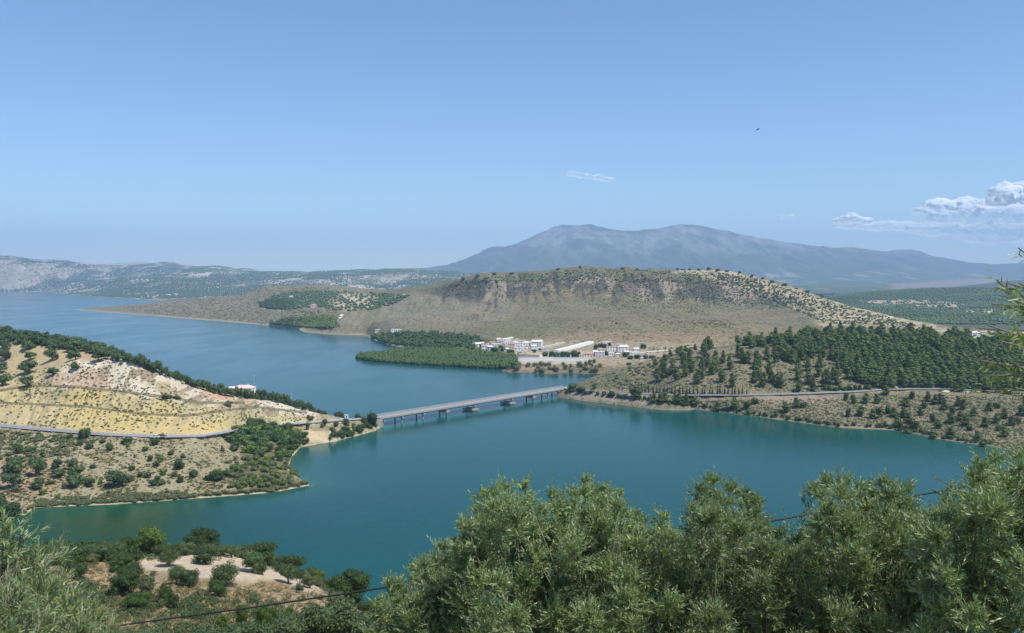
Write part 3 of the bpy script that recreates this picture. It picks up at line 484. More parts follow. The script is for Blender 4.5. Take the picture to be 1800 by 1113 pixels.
def tpl_pine(n, mat, lean=0, slim=1.0):
    slim = random.uniform(.8, 1.1); L = []; k = random.choice((5, 6, 7))
    for i in range(k):
        z = .20 + .70 * i / (k - 1); r = (.44 * (1 - max(0, z - .2) ** 2.2) + .03) * slim * random.uniform(.8, 1.15); a = random.uniform(0, 6.28); q = r * .35 * (i < k - 1); L.append(((q * math.cos(a), q * math.sin(a), z), (r, r, .13)))
    tr = MB(); tr.tube([(0, 0, -.1), (0, 0, .5), (0, 0, .95)], [.03, .02, .008], 5)
    return crown_mesh('pine_body', L, n, .06, mat, trunk=tr, up=.6)
def tpl_cyp():
    L = [((0, 0, .12 + .8 * i / 5), (.085 * (1 - .8 * (i / 5) ** 2), .085 * (1 - .8 * (i / 5) ** 2), .14)) for i in range(6)]; tr = MB(); tr.tube([(0, 0, -.1), (0, 0, .3)], .02, 5)
    return crown_mesh('cypress_body', L, 160, .03, m_cyp, trunk=tr, up=0, shell=.2)
T_olive = [tpl_round(6, 520, .055, m_olive) for _ in range(4)]
T_oliveN = [tpl_round(8, 5200, .026, m_olive, True, corek=.62) for _ in range(4)]
T_oakN = [tpl_round(10, 7000, .022, m_dark, True, 1.0, .33, .72) for _ in range(3)]
T_greenN = [tpl_round(8, 4200, .026, m_green, True, corek=.65) for _ in range(2)]
T_drabN = [tpl_round(7, 3800, .026, m_drab, True, corek=.6) for _ in range(2)]
T_bushD = [tpl_bush(6, 360, .06, m_dark) for _ in range(3)]; T_bushG = [tpl_bush(6, 360, .06, m_green) for _ in range(2)]; T_bushO = [tpl_bush(6, 360, .06, m_olive) for _ in range(2)]; T_drab = [tpl_bush(5, 260, .07, m_drab) for _ in range(2)]
T_pine = [tpl_pine(380, m_pine) for _ in range(7)]; T_cyp = [tpl_cyp() for _ in range(2)]
def plant(kind, tpl, p, hgt, wid, label, cat, group=None):
    """kind name; a template is either one mesh or (crown, trunk)"""
    T = random.choice(tpl); s = (wid, wid, hgt); rz = random.uniform(0, 6.28)
    if isinstance(T, tuple):
        r = obj(kind, None, loc=p, rz=rz, sc=s); obj('crown', T[0], r); obj('trunk', T[1], r)
    else: r = obj(kind, T, loc=p, rz=rz, sc=s)
    return tag(r, label, cat, group)
def place(land, D0, D1, spots, kind, tpl, cat, group, label=None, k=1.0):
    """spots: base pixel, width and height in photo pixels, own label"""
    A = np.array([s[:2] for s in spots], float); Pt, ok = land.hit(A[:, 0], A[:, 1], D0, D1); out = []
    for t in range(1, 14):                              # a foot just behind a crest: stand the plant a little past the edge
        if ok.all(): break
        q, g = land.hit(A[~ok, 0], A[~ok, 1] + 2.5 * t, D0, D1); i = np.flatnonzero(~ok)[g]; q = q[g] * [1.015, 1.015, 1]; q[:, 2] = land.hq(q[:, 0], q[:, 1]); Pt[i] = q; ok[i] = True
    for s, p, g in zip(spots, Pt, ok):
        if not g: continue
        w, h = s[2], s[3]; m = p[1] / F * k * (1.0 if land is near else 1.22); out.append(plant(kind, tpl, p - [0, 0, .04 * h * m], h * m, w * m, s[4] if len(s) > 4 else (label(*s[:4]) if callable(label) else label), cat, group))
    return out
# ================================================================ ROADS, BRIDGE, CAR
m_road = plain('asphalt', (.27, .265, .25), .9, .12, .4); m_line = plain('road_paint', (.7, .7, .68), .7, .1, 1); m_conc = plain('concrete', (.34, .32, .28), .85, .15, .3); m_concl = plain('pale_concrete', (.52, .50, .46), .85, .1, .3)
m_white = plain('whitewash', (.80, .79, .76), .8, .05, .3); m_tile = plain('clay_tile', (.46, .31, .23), .85, .25, 2); m_pale = plain('pale_roof', (.74, .70, .65), .8, .1, 1); m_glass, tt, bb, _ = new_mat('dark_glass'); bb.inputs['Base Color'].default_value = (.03, .04, .05, 1); bb.inputs['Roughness'].default_value = .1
m_steel = plain('galvanised_steel', (.55, .55, .54), .6, .1, 3); m_ochre = plain('ochre_render', (.62, .42, .16), .85, .15, .5)
def strip(name, pts, w, mat, dz, kind='structure', side=0.0, thick=.25):
    P3 = [np.asarray(p, float) for p in dens(pts, 3.0)]; V = []; Fs = []
    for i, p in enumerate(P3):
        d = P3[min(i + 1, len(P3) - 1)] - P3[max(i - 1, 0)]; n = np.array([d[1], -d[0], 0]); n /= np.linalg.norm(n)
        for q in (-w / 2 + side, w / 2 + side): V.append(p + n * q + [0, 0, dz]); V.append(p + n * q + [0, 0, dz - thick])
    for i in range(len(P3) - 1):
        a = i * 4; b = a + 4; Fs += [(a, a + 2, b + 2, b), (a + 1, b + 1, b + 3, a + 3), (a, b, b + 1, a + 1), (a + 2, a + 3, b + 3, b + 2)]
    return obj(name, mesh(name, V, Fs, mat))
def road(name, pts):
    pts = [np.asarray(p, float) + [0, 0, .0] for p in pts]; r = strip(name, pts, 7.4, m_road, .35); tag(r, kind='structure')
    for s_ in (-3.3, 3.3): strip('edge_line', pts, .22, m_line, .362, side=s_, thick=.008).parent = r
    return r
road('road', rdL); road('road', rdR)
def rail(pts, side, label, h=.75):
    r = strip('guardrail', pts, .09, m_steel, .35 + h, side=side, thick=.32); tag(r, label, 'guardrail')
    q = dens(pts, 12.0)
    for p, p2 in zip(q[:-1], q[1:]):
        d = p2 - p; n = np.array([d[1], -d[0], 0]); n /= np.linalg.norm(n); a = p + n * side; m = MB(); m.box(a[0] - .07, a[0] + .07, a[1] - .07, a[1] + .07, a[2] - .6, a[2] + .35 + h - .05); m.obj('post', m_steel, r)
    return r
rail(rdL, 3.95, 'long grey guardrail on the lake side of the road below the yellow cut slope'); rail(rdR, 4.0, 'long grey guardrail along the lake side of the road under the pine wood')
A_, B_ = P(665, 733.5, z=6.0), P(996, 681, z=6.0)
def bridge():
    L = np.linalg.norm((B_ - A_)[:2]); u = (B_ - A_) / L; r = obj('bridge', None, loc=A_, rz=math.atan2(u[1], u[0])); tag(r, 'long low concrete road bridge on pairs of columns across the lake', 'bridge')
    w = 5.1; m = MB(); m.box(-3, L + 3, -w, w, -.55, 0); m.obj('deck', m_road, r)
    m = MB()
    for y in (-4.2, -1.5, 1.5, 4.2): m.box(0, L, y - .35, y + .35, -1.4, -.552)
    m.obj('girder', m_conc, r)
    for s_ in (-1, 1):
        m = MB(); m.box(-3, L + 3, s_ * w - .55 * (s_ > 0), s_ * w + .55 * (s_ < 0), .002, .22); m.box(-3, L + 3, min(s_ * w, s_ * (w + .12)), max(s_ * w, s_ * (w + .12)), -.65, .24); m.obj('kerb', m_conc, r)
        m = MB(); n = int(L / 2.5)
        for i in range(n + 1): x = i * L / n; m.box(x - .06, x + .06, s_ * (w - .2) - .06, s_ * (w - .2) + .06, .225, 1.2)
        for z in (.55, .85, 1.15): m.box(0, L, s_ * (w - .2) - .05, s_ * (w - .2) + .05, z - .05, z + .05)
        m.obj('railing', m_concl, r)
    for s_ in (-4.7, 4.7): m = MB(); m.box(0, L, s_ - .1, s_ + .1, .002, .006); m.obj('edge_line', m_line, r)
    m = MB(); m.box(0, L, -.08, .08, .002, .006); m.obj('centre_line', m_line, r)
    for px, kind in ((669, 0), (702, 0), (740, 0), (781, 1), (830, 2), (896, 2), (934, 1), (961, 0), (979, 0)):
        a = (px - 3 - CX) / F; t = (a * A_[1] - A_[0]) / (u[0] - a * u[1]); 
        for y in (-3.4, 3.4):
            m = MB(); m.tube([(t, y, -9), (t, y, -2.1)], .52, 12); m.obj('column', m_conc, r)
        m = MB(); m.box(t - .9, t + .9, -4.8, 4.8, -2.2, -1.4 - .002); m.obj('crosshead', m_conc, r)
        if kind: m = MB(); e = 2.2 if kind == 1 else 3.6; m.box(t - e, t + e, -5.2, 5.2, -5.6 if kind == 2 else -3.5, -4.2 if kind == 2 else -2.41); m.obj('pile_cap', m_conc, r)
    for x0 in (-9, L + 1): m = MB(); m.box(x0, x0 + 8, -5.4, 5.4, -7.5, -.56); m.obj('abutment', m_conc, r)
bridge()
def car(p, ang, body, label):
    r = obj('car', None, loc=p, rz=ang); tag(r, label, 'car')
    m = MB(); prof = [(-2.2, .35), (-2.2, .95), (-1.3, 1.02), (1.0, .98), (2.15, .8), (2.2, .35)]
    V = [(x, -.85, z) for x, z in prof] + [(x, .85, z) for x, z in prof]; n = len(prof); m.add(V, [tuple(range(n)), tuple(range(2 * n - 1, n - 1, -1))] + [(i, i + n, (i + 1) % n + n, (i + 1) % n) for i in range(n)]); m.obj('body', body, r)
    m = MB(); pr = [(-1.9, 1.0), (-1.5, 1.45), (.4, 1.48), (1.15, .99)]; V = [(x, -.72, z) for x, z in pr] + [(x, .72, z) for x, z in pr]; m.add(V, [(0, 1, 2, 3), (7, 6, 5, 4)] + [(i, i + 4, (i + 1) % 4 + 4, (i + 1) % 4) for i in range(4)]); m.obj('window', m_glass, r)
    m = MB(); m.box(-1.4, .3, -.66, .66, 1.482, 1.5); m.obj('roof', body, r)
    for x in (-1.35, 1.35):
        for y in (-.8, .8): m = MB(); m.tube([(x, y - .1, .33), (x, y + .1, .33)], .33, 12); m.obj('wheel', m_glass, r)
    for y in (-.55, .55): m = MB(); m.box(2.16, 2.215, y - .15, y + .15, .6, .72); m.obj('headlight', m_steel, r)
cp = P(286, 768, z=15.9); car(cp + [0, -.6, 0.12], .03, plain('car_paint_dark', (.05, .07, .11), .3, .05), 'dark blue car driving on the road below the yellow cut slope'); car(P(279, 768.6, z=15.85) + [-1.0, -2.6, .12], math.pi + .02, m_white, 'white car on the lake side lane of the road below the yellow slope')
# ================================================================ HOUSES
def house(p, w, d, h, rz, label, roof='hip', rm=None, wm=None, storeys=1, group=None, kind='house', cat='house', nwin=None, door=True):
    rm = rm or m_tile; wm = wm or m_white; r = obj(kind, None, loc=p, rz=rz); tag(r, label, cat, group); e = .35; rise = min(w, d) * .22
    m = MB(); m.box(-w / 2, w / 2, -d / 2, d / 2, -2.5, h); m.obj('wall', wm, r); m = MB()
    if roof == 'flat': m.box(-w / 2 - .15, w / 2 + .15, -d / 2 - .15, d / 2 + .15, h + .002, h + .35)
    else:
        k = d / 2 if roof == 'hip' else 0; x0, x1, y0, y1 = -w / 2 - e, w / 2 + e, -d / 2 - e, d / 2 + e; z = h + .002
        V = [(x0, y0, z), (x1, y0, z), (x1, y1, z), (x0, y1, z), (x0, y0, z + .15), (x1, y0, z + .15), (x1, y1, z + .15), (x0, y1, z + .15), (x0 + k + .001, 0, z + .15 + rise), (x1 - k - .001, 0, z + .15 + rise)]
        m.add(V, [(0, 3, 2, 1), (0, 1, 5, 4), (1, 2, 6, 5), (2, 3, 7, 6), (3, 0, 4, 7), (4, 5, 9, 8), (6, 7, 8, 9), (5, 6, 9), (7, 4, 8)])
    rf = m.obj('roof', rm, r)
    if roof != 'flat' and random.random() < .6: m = MB(); m.box(w * .18, w * .18 + .6, -.3, .3, h + rise * .5, h + rise + .9); m.obj('chimney', wm, rf)
    n = nwin or max(2, int(w / 3.2)); zz = h / storeys
    for s_ in range(storeys):
        for i in range(n):
            x = -w / 2 + (i + .5) * w / n
            if door and s_ == 0 and i == n // 2: m = MB(); m.box(x - .5, x + .5, -d / 2 - .06, -d / 2 + .04, 0, 2.1); m.obj('door', plain_brown, r); continue
            m = MB(); m.box(x - .55, x + .55, -d / 2 - .05, -d / 2 + .04, zz * s_ + zz * .38, zz * s_ + zz * .80); m.obj('window', m_glass, r)
        for sx in (-1, 1): m = MB(); a = sx * w / 2; m.box(a - .05, a + .05, -.6, .6, zz * s_ + zz * .38, zz * s_ + zz * .80); m.obj('window', m_glass, r)
    return r
plain_brown = plain('brown_door', (.16, .09, .05), .7, .2)
m_pink = plain('pink_render', (.68, .55, .48), .85, .1, .5); m_grey = plain('grey_lilac_render', (.62, .58, .62), .85, .1, .5); m_cream = plain('cream_render', (.72, .66, .52), .85, .1, .5)
def at_px(land, px, py, D0, D1): p, g = land.hit([px], [py], D0, D1); return p[0]
# village: (centre x, base y, width px, height px, roof kind, roof material, wall, storeys, turn, label)
VH = [(838, 610, 15, 6, 'hip', m_pale, m_white, 1, .1, 'white house with pale hipped roof at the left end of the village'),
 (833, 604, 9, 5, 'flat', m_pale, m_white, 1, .0, 'small white flat roofed house just behind the leftmost village houses'),
 (853, 616, 14, 8, 'gable', m_tile, m_white, 2, .2, 'white two storey gabled house behind the green shore wood'),
 (862, 616, 9, 7, 'gable', m_pale, m_white, 1, -.3, 'narrow white gabled house beside the two storey one behind the green wood'),
 (871, 610, 14, 6, 'flat', m_pale, m_cream, 1, .1, 'long cream flat roofed house above the trees of the village'),
 (882, 605, 10, 6, 'hip', m_tile, m_white, 1, -.1, 'white house with red hipped roof in the upper row of the village'),
 (889, 601, 12, 5, 'gable', m_pale, m_white, 1, .3, 'white gabled house in the top row above the red roofed one'),
 (898, 599, 9, 5, 'hip', m_pale, m_white, 1, 0, 'highest white house of the left village group'),
 (909, 601, 10, 4.5, 'hip', m_tile, m_white, 1, .2, 'low white house right of the highest village house'),
 (900, 613, 9, 9, 'gable', m_tile, m_pink, 2, -.1, 'pink two storey house in the middle of the left village group'),
 (912, 609, 14, 7, 'flat', m_pale, m_white, 2, 0, 'white two storey block in the middle of the left village group'),
 (925, 608, 14, 6, 'hip', m_pale, m_white, 1, .15, 'wide white house right of the two storey block'),
 (934, 606, 10, 5, 'flat', m_pale, m_white, 1, 0, 'small white cube house below the village top row'),
 (915, 616, 22, 5, 'flat', m_concl, m_white, 1, 0, 'long low white building in front of the village houses'),
 (944, 608, 18, 8, 'gable', m_pale, m_white, 2, -.25, 'big white gabled house at the right end of the left village group'),
 (951, 604, 9, 6, 'hip', m_tile, m_cream, 1, .1, 'cream house behind the big gabled house at the foot of the orange slope'),
 (812, 618, 14, 5, 'hip', m_tile, m_white, 1, .1, 'white house with red roof standing alone in the shore wood'),
 (776, 619, 20, 4, 'flat', m_pale, m_white, 1, 0, 'long low white building half hidden in the shore wood'),
 (805, 620, 8, 3.5, 'flat', m_pale, m_white, 1, 0, 'tiny white outbuilding left of the red roofed house in the shore wood'),
 (697, 582, 18, 3, 'flat', m_pale, m_white, 1, .1, 'long low white farm building on the slope above the inlet trees'),
 (664, 583, 9, 3, 'gable', m_tile, m_cream, 1, 0, 'small farm shed with reddish roof left of the long farm building'),
 (790, 592, 9, 3, 'gable', m_tile, m_white, 1, .2, 'small white cottage among the green trees above the inlet'),
 (1065, 607, 13, 6, 'flat', m_pale, m_white, 1, .1, 'white flat roofed house at the top of the right village group'),
 (1072, 606, 6, 5, 'gable', m_tile, m_white, 1, 0, 'small white house at the back of the right village group'),
 (1078, 617, 24, 8, 'flat', m_tile, m_white, 2, 0, 'wide white two storey building with flat red roof in the right village group'),
 (1095, 617, 18, 8, 'hip', m_pale, m_white, 2, -.1, 'white two storey house at the right of the wide flat red roofed one'),
 (1056, 619, 12, 5, 'hip', m_tile, m_cream, 1, 0, 'cream house with red roof left of the wide two storey building'),
 (1054, 627, 17, 9, 'flat', m_pale, m_grey, 2, 0, 'lilac grey two storey house with white top at the lake side of the village'),
 (1036, 627, 20, 6, 'hip', m_tile, m_pink, 1, 0, 'long pinkish house with a row of openings left of the lilac grey house'),
 (1022, 628, 9, 4, 'hip', m_tile, m_cream, 1, 0, 'small cream house at the left end of the pinkish house'),
 (1074, 625, 10, 5, 'flat', m_pale, m_white, 1, .1, 'small white flat roofed house right of the lilac grey house'),
 (1112, 624, 22, 5, 'flat', m_pale, m_white, 1, .05, 'long low white house at the right end of the village'),
 (1128, 633, 6, 4, 'flat', m_concl, m_white, 1, 0, 'lone white hut below the right end of the village'),
 (551, 541, 11, 5, 'hip', m_tile, m_pink, 1, .1, 'lone pink farmhouse in the olive grove across the lake'),
 (512, 524, 6, 3, 'gable', m_pale, m_white, 1, .1, 'lone white cottage on the low hill left of the olive grove')]
nb = 0
for cx, by, w, h, rz, rf_, where in [(846, 607, 9, 4, .1, 'gable', 'between the leftmost pale roofed house and the two storey one'), (857, 609, 8, 4, .3, 'hip', 'behind the narrow gabled house'), (866, 606, 9, 4, -.2, 'gable', 'above the long cream house, left'), (877, 600, 8, 4, .1, 'gable', 'alone above the red hipped one in the upper row'), (892, 606, 8, 4, 0, 'flat', 'wedged under the top row'), (905, 605, 8, 4, .2, 'hip', 'just above the white two storey block'), (919, 603, 9, 4, -.1, 'gable', 'at the foot of the orange slope, left of the cream one'), (927, 613, 9, 4, .1, 'flat', 'in front of the wide white house'), (890, 617, 9, 4, 0, 'hip', 'at the front edge by the garden trees'), (938, 612, 9, 4, .2, 'gable', 'just below the big gabled house'), (1046, 622, 8, 4, .1, 'gable', 'left of the lilac house, behind the pinkish one'), (1088, 610, 9, 4, -.1, 'gable', 'behind the two storey house of the right group'), (1100, 612, 8, 4, .2, 'hip', 'at the back right of the right group'), (1118, 617, 9, 4, .1, 'gable', 'above the long low house at the right end'), (1140, 622, 8, 4, 0, 'flat', 'standing apart on the dirt track right of the village'), (1086, 626, 9, 4, 0, 'hip', 'in front of the right group below the two storey house'), (1100, 622, 8, 4, .2, 'gable', 'left of the long low house at the right end')]:
    VH.append((cx, by, w, h, rf_, m_tile if random.random() < .35 else m_pale, m_white, 1, rz, 'small white ' + {'flat': 'flat roofed', 'hip': 'hip roofed', 'gable': 'gabled'}[rf_] + ' house ' + where))
for cx, by, w, h, rk, rm, wm, st, rz, lab in VH:
    p = at_px(landM, cx, by, 1000, 2700); s = p[1] / F; house(p, w * s, min(max(6, w * s * .7), 10), h * s * .95, rz, lab, rk, rm, wm, st, kind='house', cat='house')
# long walls, terrace and sheds of the village
def long_wall(pa, pb, h, wd, mat, label, cat, name, cap=None):
    a, b = np.asarray(pa), np.asarray(pb); L = np.linalg.norm((b - a)[:2]); r = obj(name, None, loc=a, rz=math.atan2(b[1] - a[1], b[0] - a[0])); tag(r, label, cat); dz = b[2] - a[2]
    m = MB(); V = []
    for x, z in ((0, 0), (L, dz)):
        V += [(x, -wd / 2, z - 2), (x, wd / 2, z - 2), (x, wd / 2, z + h), (x, -wd / 2, z + h)]
    m.add(V, [(0, 1, 2, 3), (7, 6, 5, 4), (0, 4, 5, 1), (1, 5, 6, 2), (2, 6, 7, 3), (3, 7, 4, 0)]); m.obj('wall', mat, r)
    m = MB(); V = []; c = .15
    for x, z in ((-.1, 0), (L + .1, dz)): V += [(x, -wd / 2 - c, z + h + .01), (x, wd / 2 + c, z + h + .01), (x, wd / 2 + c, z + h + .2), (x, -wd / 2 - c, z + h + .2)]
    m.add(V, [(0, 1, 2, 3), (7, 6, 5, 4), (0, 4, 5, 1), (1, 5, 6, 2), (2, 6, 7, 3), (3, 7, 4, 0)]); m.obj('coping' if wd < 2 else 'roof', cap or mat, r); return r
g_ = lambda x, y: at_px(landM, x, y, 960, 1900)
T_ = lambda x, D: (lambda q: np.array([q[0], q[1], 5.6]))(G(x, D, 5.6))
long_wall(T_(908, 1024), T_(972, 1024), 3.0, .6, m_white, 'long white retaining wall of the terrace, left section above the reddish bank', 'wall', 'terrace_wall'); long_wall(T_(973, 1012), T_(1037, 1008), 4.4, .6, m_white, 'tall white retaining wall at the right end of the terrace above the reddish bank', 'wall', 'terrace_wall')
long_wall(g_(912, 628), g_(951, 630), 4.2, 8, m_cream, 'low long building with ochre roof on the terrace by the lake', 'building', 'long_building', m_ochre)
long_wall(g_(934, 616), g_(992, 603), 1.2, 5, m_concl, 'thin pale strip building running diagonally up the field, left of the thicker one', 'shed', 'long_shed')
long_wall(g_(978, 619), g_(1040, 603), 2.4, 6, m_white, 'long white roofed shed running diagonally up the field behind the terrace', 'shed', 'long_shed', m_white)
long_wall(g_(948, 619), g_(1006, 622), 2.2, 1, m_white, 'long white wall between the sheds and the dark trees', 'wall', 'garden_wall')
# white town beyond the pine wood on the right, big barns, houses behind the left crest
FH = [(1668, 591, 14, 8, 'hip', m_tile, 'leftmost white house of the row beyond the pine wood'), (1683, 592, 14, 8, 'gable', m_tile, 'second white house from the left in the row beyond the pine wood'), (1698, 592, 13, 7, 'flat', m_pale, 'white flat roofed house in the row beyond the pine wood'), (1713, 591, 15, 7, 'hip', m_pale, 'white house with pale hipped roof in the row beyond the pine wood'), (1730, 590, 16, 7, 'gable', m_tile, 'white gabled house near the right end of the row beyond the pine wood'), (1746, 589, 13, 6, 'flat', m_pale, 'rightmost white flat roofed house of the row beyond the pine wood')]
for cx, by, w, h, rk, rm, lab in FH:
    D = 1290; p = P(cx, by, D=D); p[2] = p[2]; s = D / F; house(p, w * s, 9, h * s * .9, .05, lab, rk, rm, m_white, 2, kind='house', cat='house')
p = P(1790, 598, D=1180); house(p, 26, 10, 9, -.15, 'large reddish roofed white building at the right edge beyond the pine wood', 'gable', m_tile, m_white, 2)
p = P(1722, 603, D=1050); long_wall(P(1700, 603, D=1060), P(1745, 606, D=1040), 1.6, 5, m_concl, 'long low pale shed behind the top of the pine wood', 'shed', 'long_shed')
p = P(429, 681, D=612) - [0, 0, 2.6]; house(p, 14, 8, 2.4, -.06, 'low building with broad pale red roof showing over the olive hedge by the lake', 'hip', m_pink, m_white); p = P(409, 681, D=612) - [0, 0, 3]; house(p, 5, 6, 3.0, .1, 'small white shed left of the broad roofed building by the lake', 'flat', m_pale, m_white, nwin=1)
p = P(536, 706, D=586); p[2] = float(landL.hq(p[0], p[1])) - .3; house(p, 4.4, 4, 2.2, 0, 'small white hut between dark bushes on the ridge above the bridge', 'gable', m_white, m_white, nwin=1)
p = P(609, 734, D=588); p[2] = float(landL.hq(p[0], p[1])); house(p, 2.4, 2.4, 2.1, .2, 'tiny white kiosk beside the road at the bridge end', 'flat', m_concl, m_white, nwin=1, door=False)
for px, y0, y1, D, lab in ((447, 695, 659, 560, 'thin steel pole in front of the broad roofed building by the lake'), (512, 704, 690, 572, 'short pale pole on the ridge between the two small buildings')):
    p = P(px, y0, D=D); h = (y0 - y1) * D / F; m = MB(); m.tube([(0, 0, -1), (0, 0, h)], [.11, .07], 6); r = obj('utility_pole', None, loc=p); tag(r, lab, 'pole'); m.obj('post', m_steel, r); m = MB(); m.box(-.7, .7, -.05, .05, h - .4, h - .3); m.obj('crossarm', m_steel, r)
# tracks
def track(name, land, pp, w, D0, D1, mat, n=1):
    q = dens([np.array(a + (0,), float) for a in pp], 3); A = np.array(q); pt, ok = land.hit(A[:, 0], A[:, 1], D0, D1); pt = [p for p, g in zip(pt, ok) if g]
    V = []; Fs = []
    for i, p in enumerate(pt):
        d = pt[min(i + 1, len(pt) - 1)] - pt[max(i - 1, 0)]; nn = np.array([d[1], -d[0], 0]); nn /= max(1e-6, np.linalg.norm(nn))
        for s_ in (-1, 1): v = p + nn * s_ * w / 2; v[2] = land.hq(v[0], v[1]) + .35; V.append(v); V.append(v - [0, 0, 1.2])
    for i in range(len(pt) - 1): a = i * 4; Fs += [(a, a + 2, a + 6, a + 4), (a, a + 4, a + 5, a + 1), (a + 2, a + 3, a + 7, a + 6)]
    tag(obj(name, mesh(name, V, Fs, mat)), kind='structure')
m_dirt = plain('pale_dirt', (.62, .55, .43), .95, .1, .2)
track('path', landM, [(583, 578), (584, 571), (590, 565), (597, 559), (602, 553)], 7, 1500, 2300, m_dirt); track('path', landM, [(680, 524), (695, 523), (704, 521), (712, 517)], 12, 1900, 2600, m_dirt); 
track('path', landM, [(1440, 560), (1500, 556), (1540, 560), (1580, 556)], 5, 1200, 1900, m_dirt); track('path', landM, [(1110, 622), (1150, 618), (1175, 616)], 5, 960, 1500, m_dirt); track('path', landR, [(1660, 690), (1676, 683), (1690, 686), (1705, 690)], 4, 560, 800, m_dirt)
# ================================================================ TREES AND SHRUBS OF THE MIDDLE DISTANCE
def jit(a): return a * random.uniform(.9, 1.12)
def size_(h, a, b): return 'small' if h < a else ('tall' if h > b else 'middling')
def L_sc(x, y, w, h): return '%s lone pine %s, %s' % (size_(h, 20, 22), 'high on the bare slope' if y < 650 else 'low on the bare slope', 'above the bridge end of the cypress row' if x < 1200 else 'above the far end of the cypress row' if x < 1300 else 'just right of the cypress row' if x < 1380 else 'beside the pine wood')
def L_bk(x, y, w, h): return '%s pine %s, %s' % (size_(h, 14.5, 16), 'at the water' if y > np.interp(x, [1100, 1740], [703, 785]) - 22 else 'midway down the bank' if y > np.interp(x, [1100, 1740], [692, 730]) else 'just under the road', 'below the cypress row' if x < 1300 else 'below the bushes in a row' if x < 1530 else 'below the middle of the pine wood' if x < 1650 else 'towards the right edge of the picture')
def L_wd(x, y, w, h): return '%s dark pine in the dense wood, %s, %s' % (size_(h, 15, 17), 'on its top edge' if y < np.interp(x, [1300, 1500, 1800], [612, 590, 606]) else 'in its upper half' if y < 635 else 'in its lower half' if y < 665 else 'along its bottom edge', 'left end' if x < 1400 else 'left of centre' if x < 1490 else 'centre' if x < 1580 else 'right of centre' if x < 1690 else 'right end')
def L_cr(x, y, w, h): return '%s olive in the unbroken line along the crest, %s' % (size_(h, 9, 12), 'at the left edge' if x < 60 else 'above the left olive rows' if x < 135 else 'above the right olive rows' if x < 215 else 'above the pink scar' if x < 350 else 'below the broad roofed building' if x < 450 else 'near the small white hut')
def L_th(x, y, w, h): return '%s green bush in the thicket below the road bend, %s, %s' % ('wide' if w > 21 else 'narrow', 'upper edge' if y < 765 else 'middle' if y < 792 else 'lower edge', 'left' if x < 435 else 'centre' if x < 485 else 'lake side')
def L_cy(x, y, w, h): return '%s slim cypress in the row along the lake road, %s' % (size_(h, 11, 14), 'bridge end' if x < 1170 else 'middle' if x < 1250 else 'far end')
def L_vt(x, y, w, h): return '%s dark tree between the white houses of the village, %s' % (size_(h, 8, 10), 'left group' if x < 930 else 'behind the white terrace wall' if x < 1030 else 'right group')
def L_ol(x, y, w, h): return 'olive in the rows on the pink soil, %s, %s' % ('top row' if y < 622 else 'middle rows' if y < 645 else 'lowest rows', 'at the left edge' if x < 20 else 'left columns' if x < 70 else 'middle columns' if x < 140 else 'right columns')
def L_sk(x, y, w, h): return '%s dark tree on the skyline of the middle hill, %s' % (size_(h, 3.8, 4.8), 'left shoulder' if x < 1000 else 'summit' if x < 1290 else 'right descending ridge')
# olive grove on the left crest
G1 = 'olive trees in rows on the top of the left peninsula'
rows = [(47, 616, 22, 18), (52, 634, 16, 15), (49, 657, 27, 22), (47, 681, 22, 19), (92, 620, 24, 18), (92, 635, 23, 20), (130, 617, 24, 18), (133, 633, 22, 19), (170, 619, 22, 18), (173, 636, 24, 20), (8, 616, 22, 18), (8, 634, 28, 20), (3, 656, 20, 18), (4, 679, 24, 20), (133, 652, 14, 15), (91, 661, 16, 14), (213, 627, 15, 12), (35, 604, 18, 14), (66, 606, 16, 13), (150, 612, 16, 12)]
place(landL, 470, 640, [(x, y, w, h) for x, y, w, h in rows], 'olive_tree', T_olive, 'tree', G1, L_ol)
cx_ = np.array([0, 50, 100, 150, 215, 250, 300, 350, 400, 480, 540]); cy_ = np.array([590, 594, 601, 610, 628, 644, 664, 682, 695, 704, 722])
hd = []
for x in np.arange(-4, 548, 6.6):
    y = np.interp(x, cx_, cy_); s_ = float(np.interp(x, [0, 200, 300, 540], [1.3, 1.1, .85, .8])); hd.append((x + random.uniform(-2, 2), y + random.uniform(0, 3), 13 * s_ * random.uniform(.85, 1.25), 10.5 * s_ * (1 + .55 * (x > 240)) * random.uniform(.8, 1.35)))
    if x < 215: hd.append((x + 3 + random.uniform(-2, 2), y + 8 + random.uniform(0, 3), 14 * random.uniform(.8, 1.2), 13 * random.uniform(.8, 1.2)))
place(landL, 470, 720, hd, 'olive_tree', T_olive, 'tree', 'olive trees standing as a hedge along the left crest', L_cr)
def behind(n=76):
    out = []
    for i in range(n):
        x = 300 + 250 * (i + random.random()) / n; y = float(np.interp(x, cx_, cy_)); D = float(np.interp(x, [300, 550], [556, 588])) + random.uniform(2, 14); X, Y, _ = G(x, D, 20); z = float(landL.hq(X, Y)); out.append(plant('olive_tree', T_olive, (X, Y, z - .1), random.uniform(4.4, 6.2) + 2.2 * (385 < x < 465), random.uniform(4.2, 6), 'olive just over the left crest on the lake side, ' + ('above the pink scar' if x < 380 else 'by the broad roofed building' if x < 460 else 'near the white hut'), 'tree', 'olive trees over the crest on the lake side'))
behind()
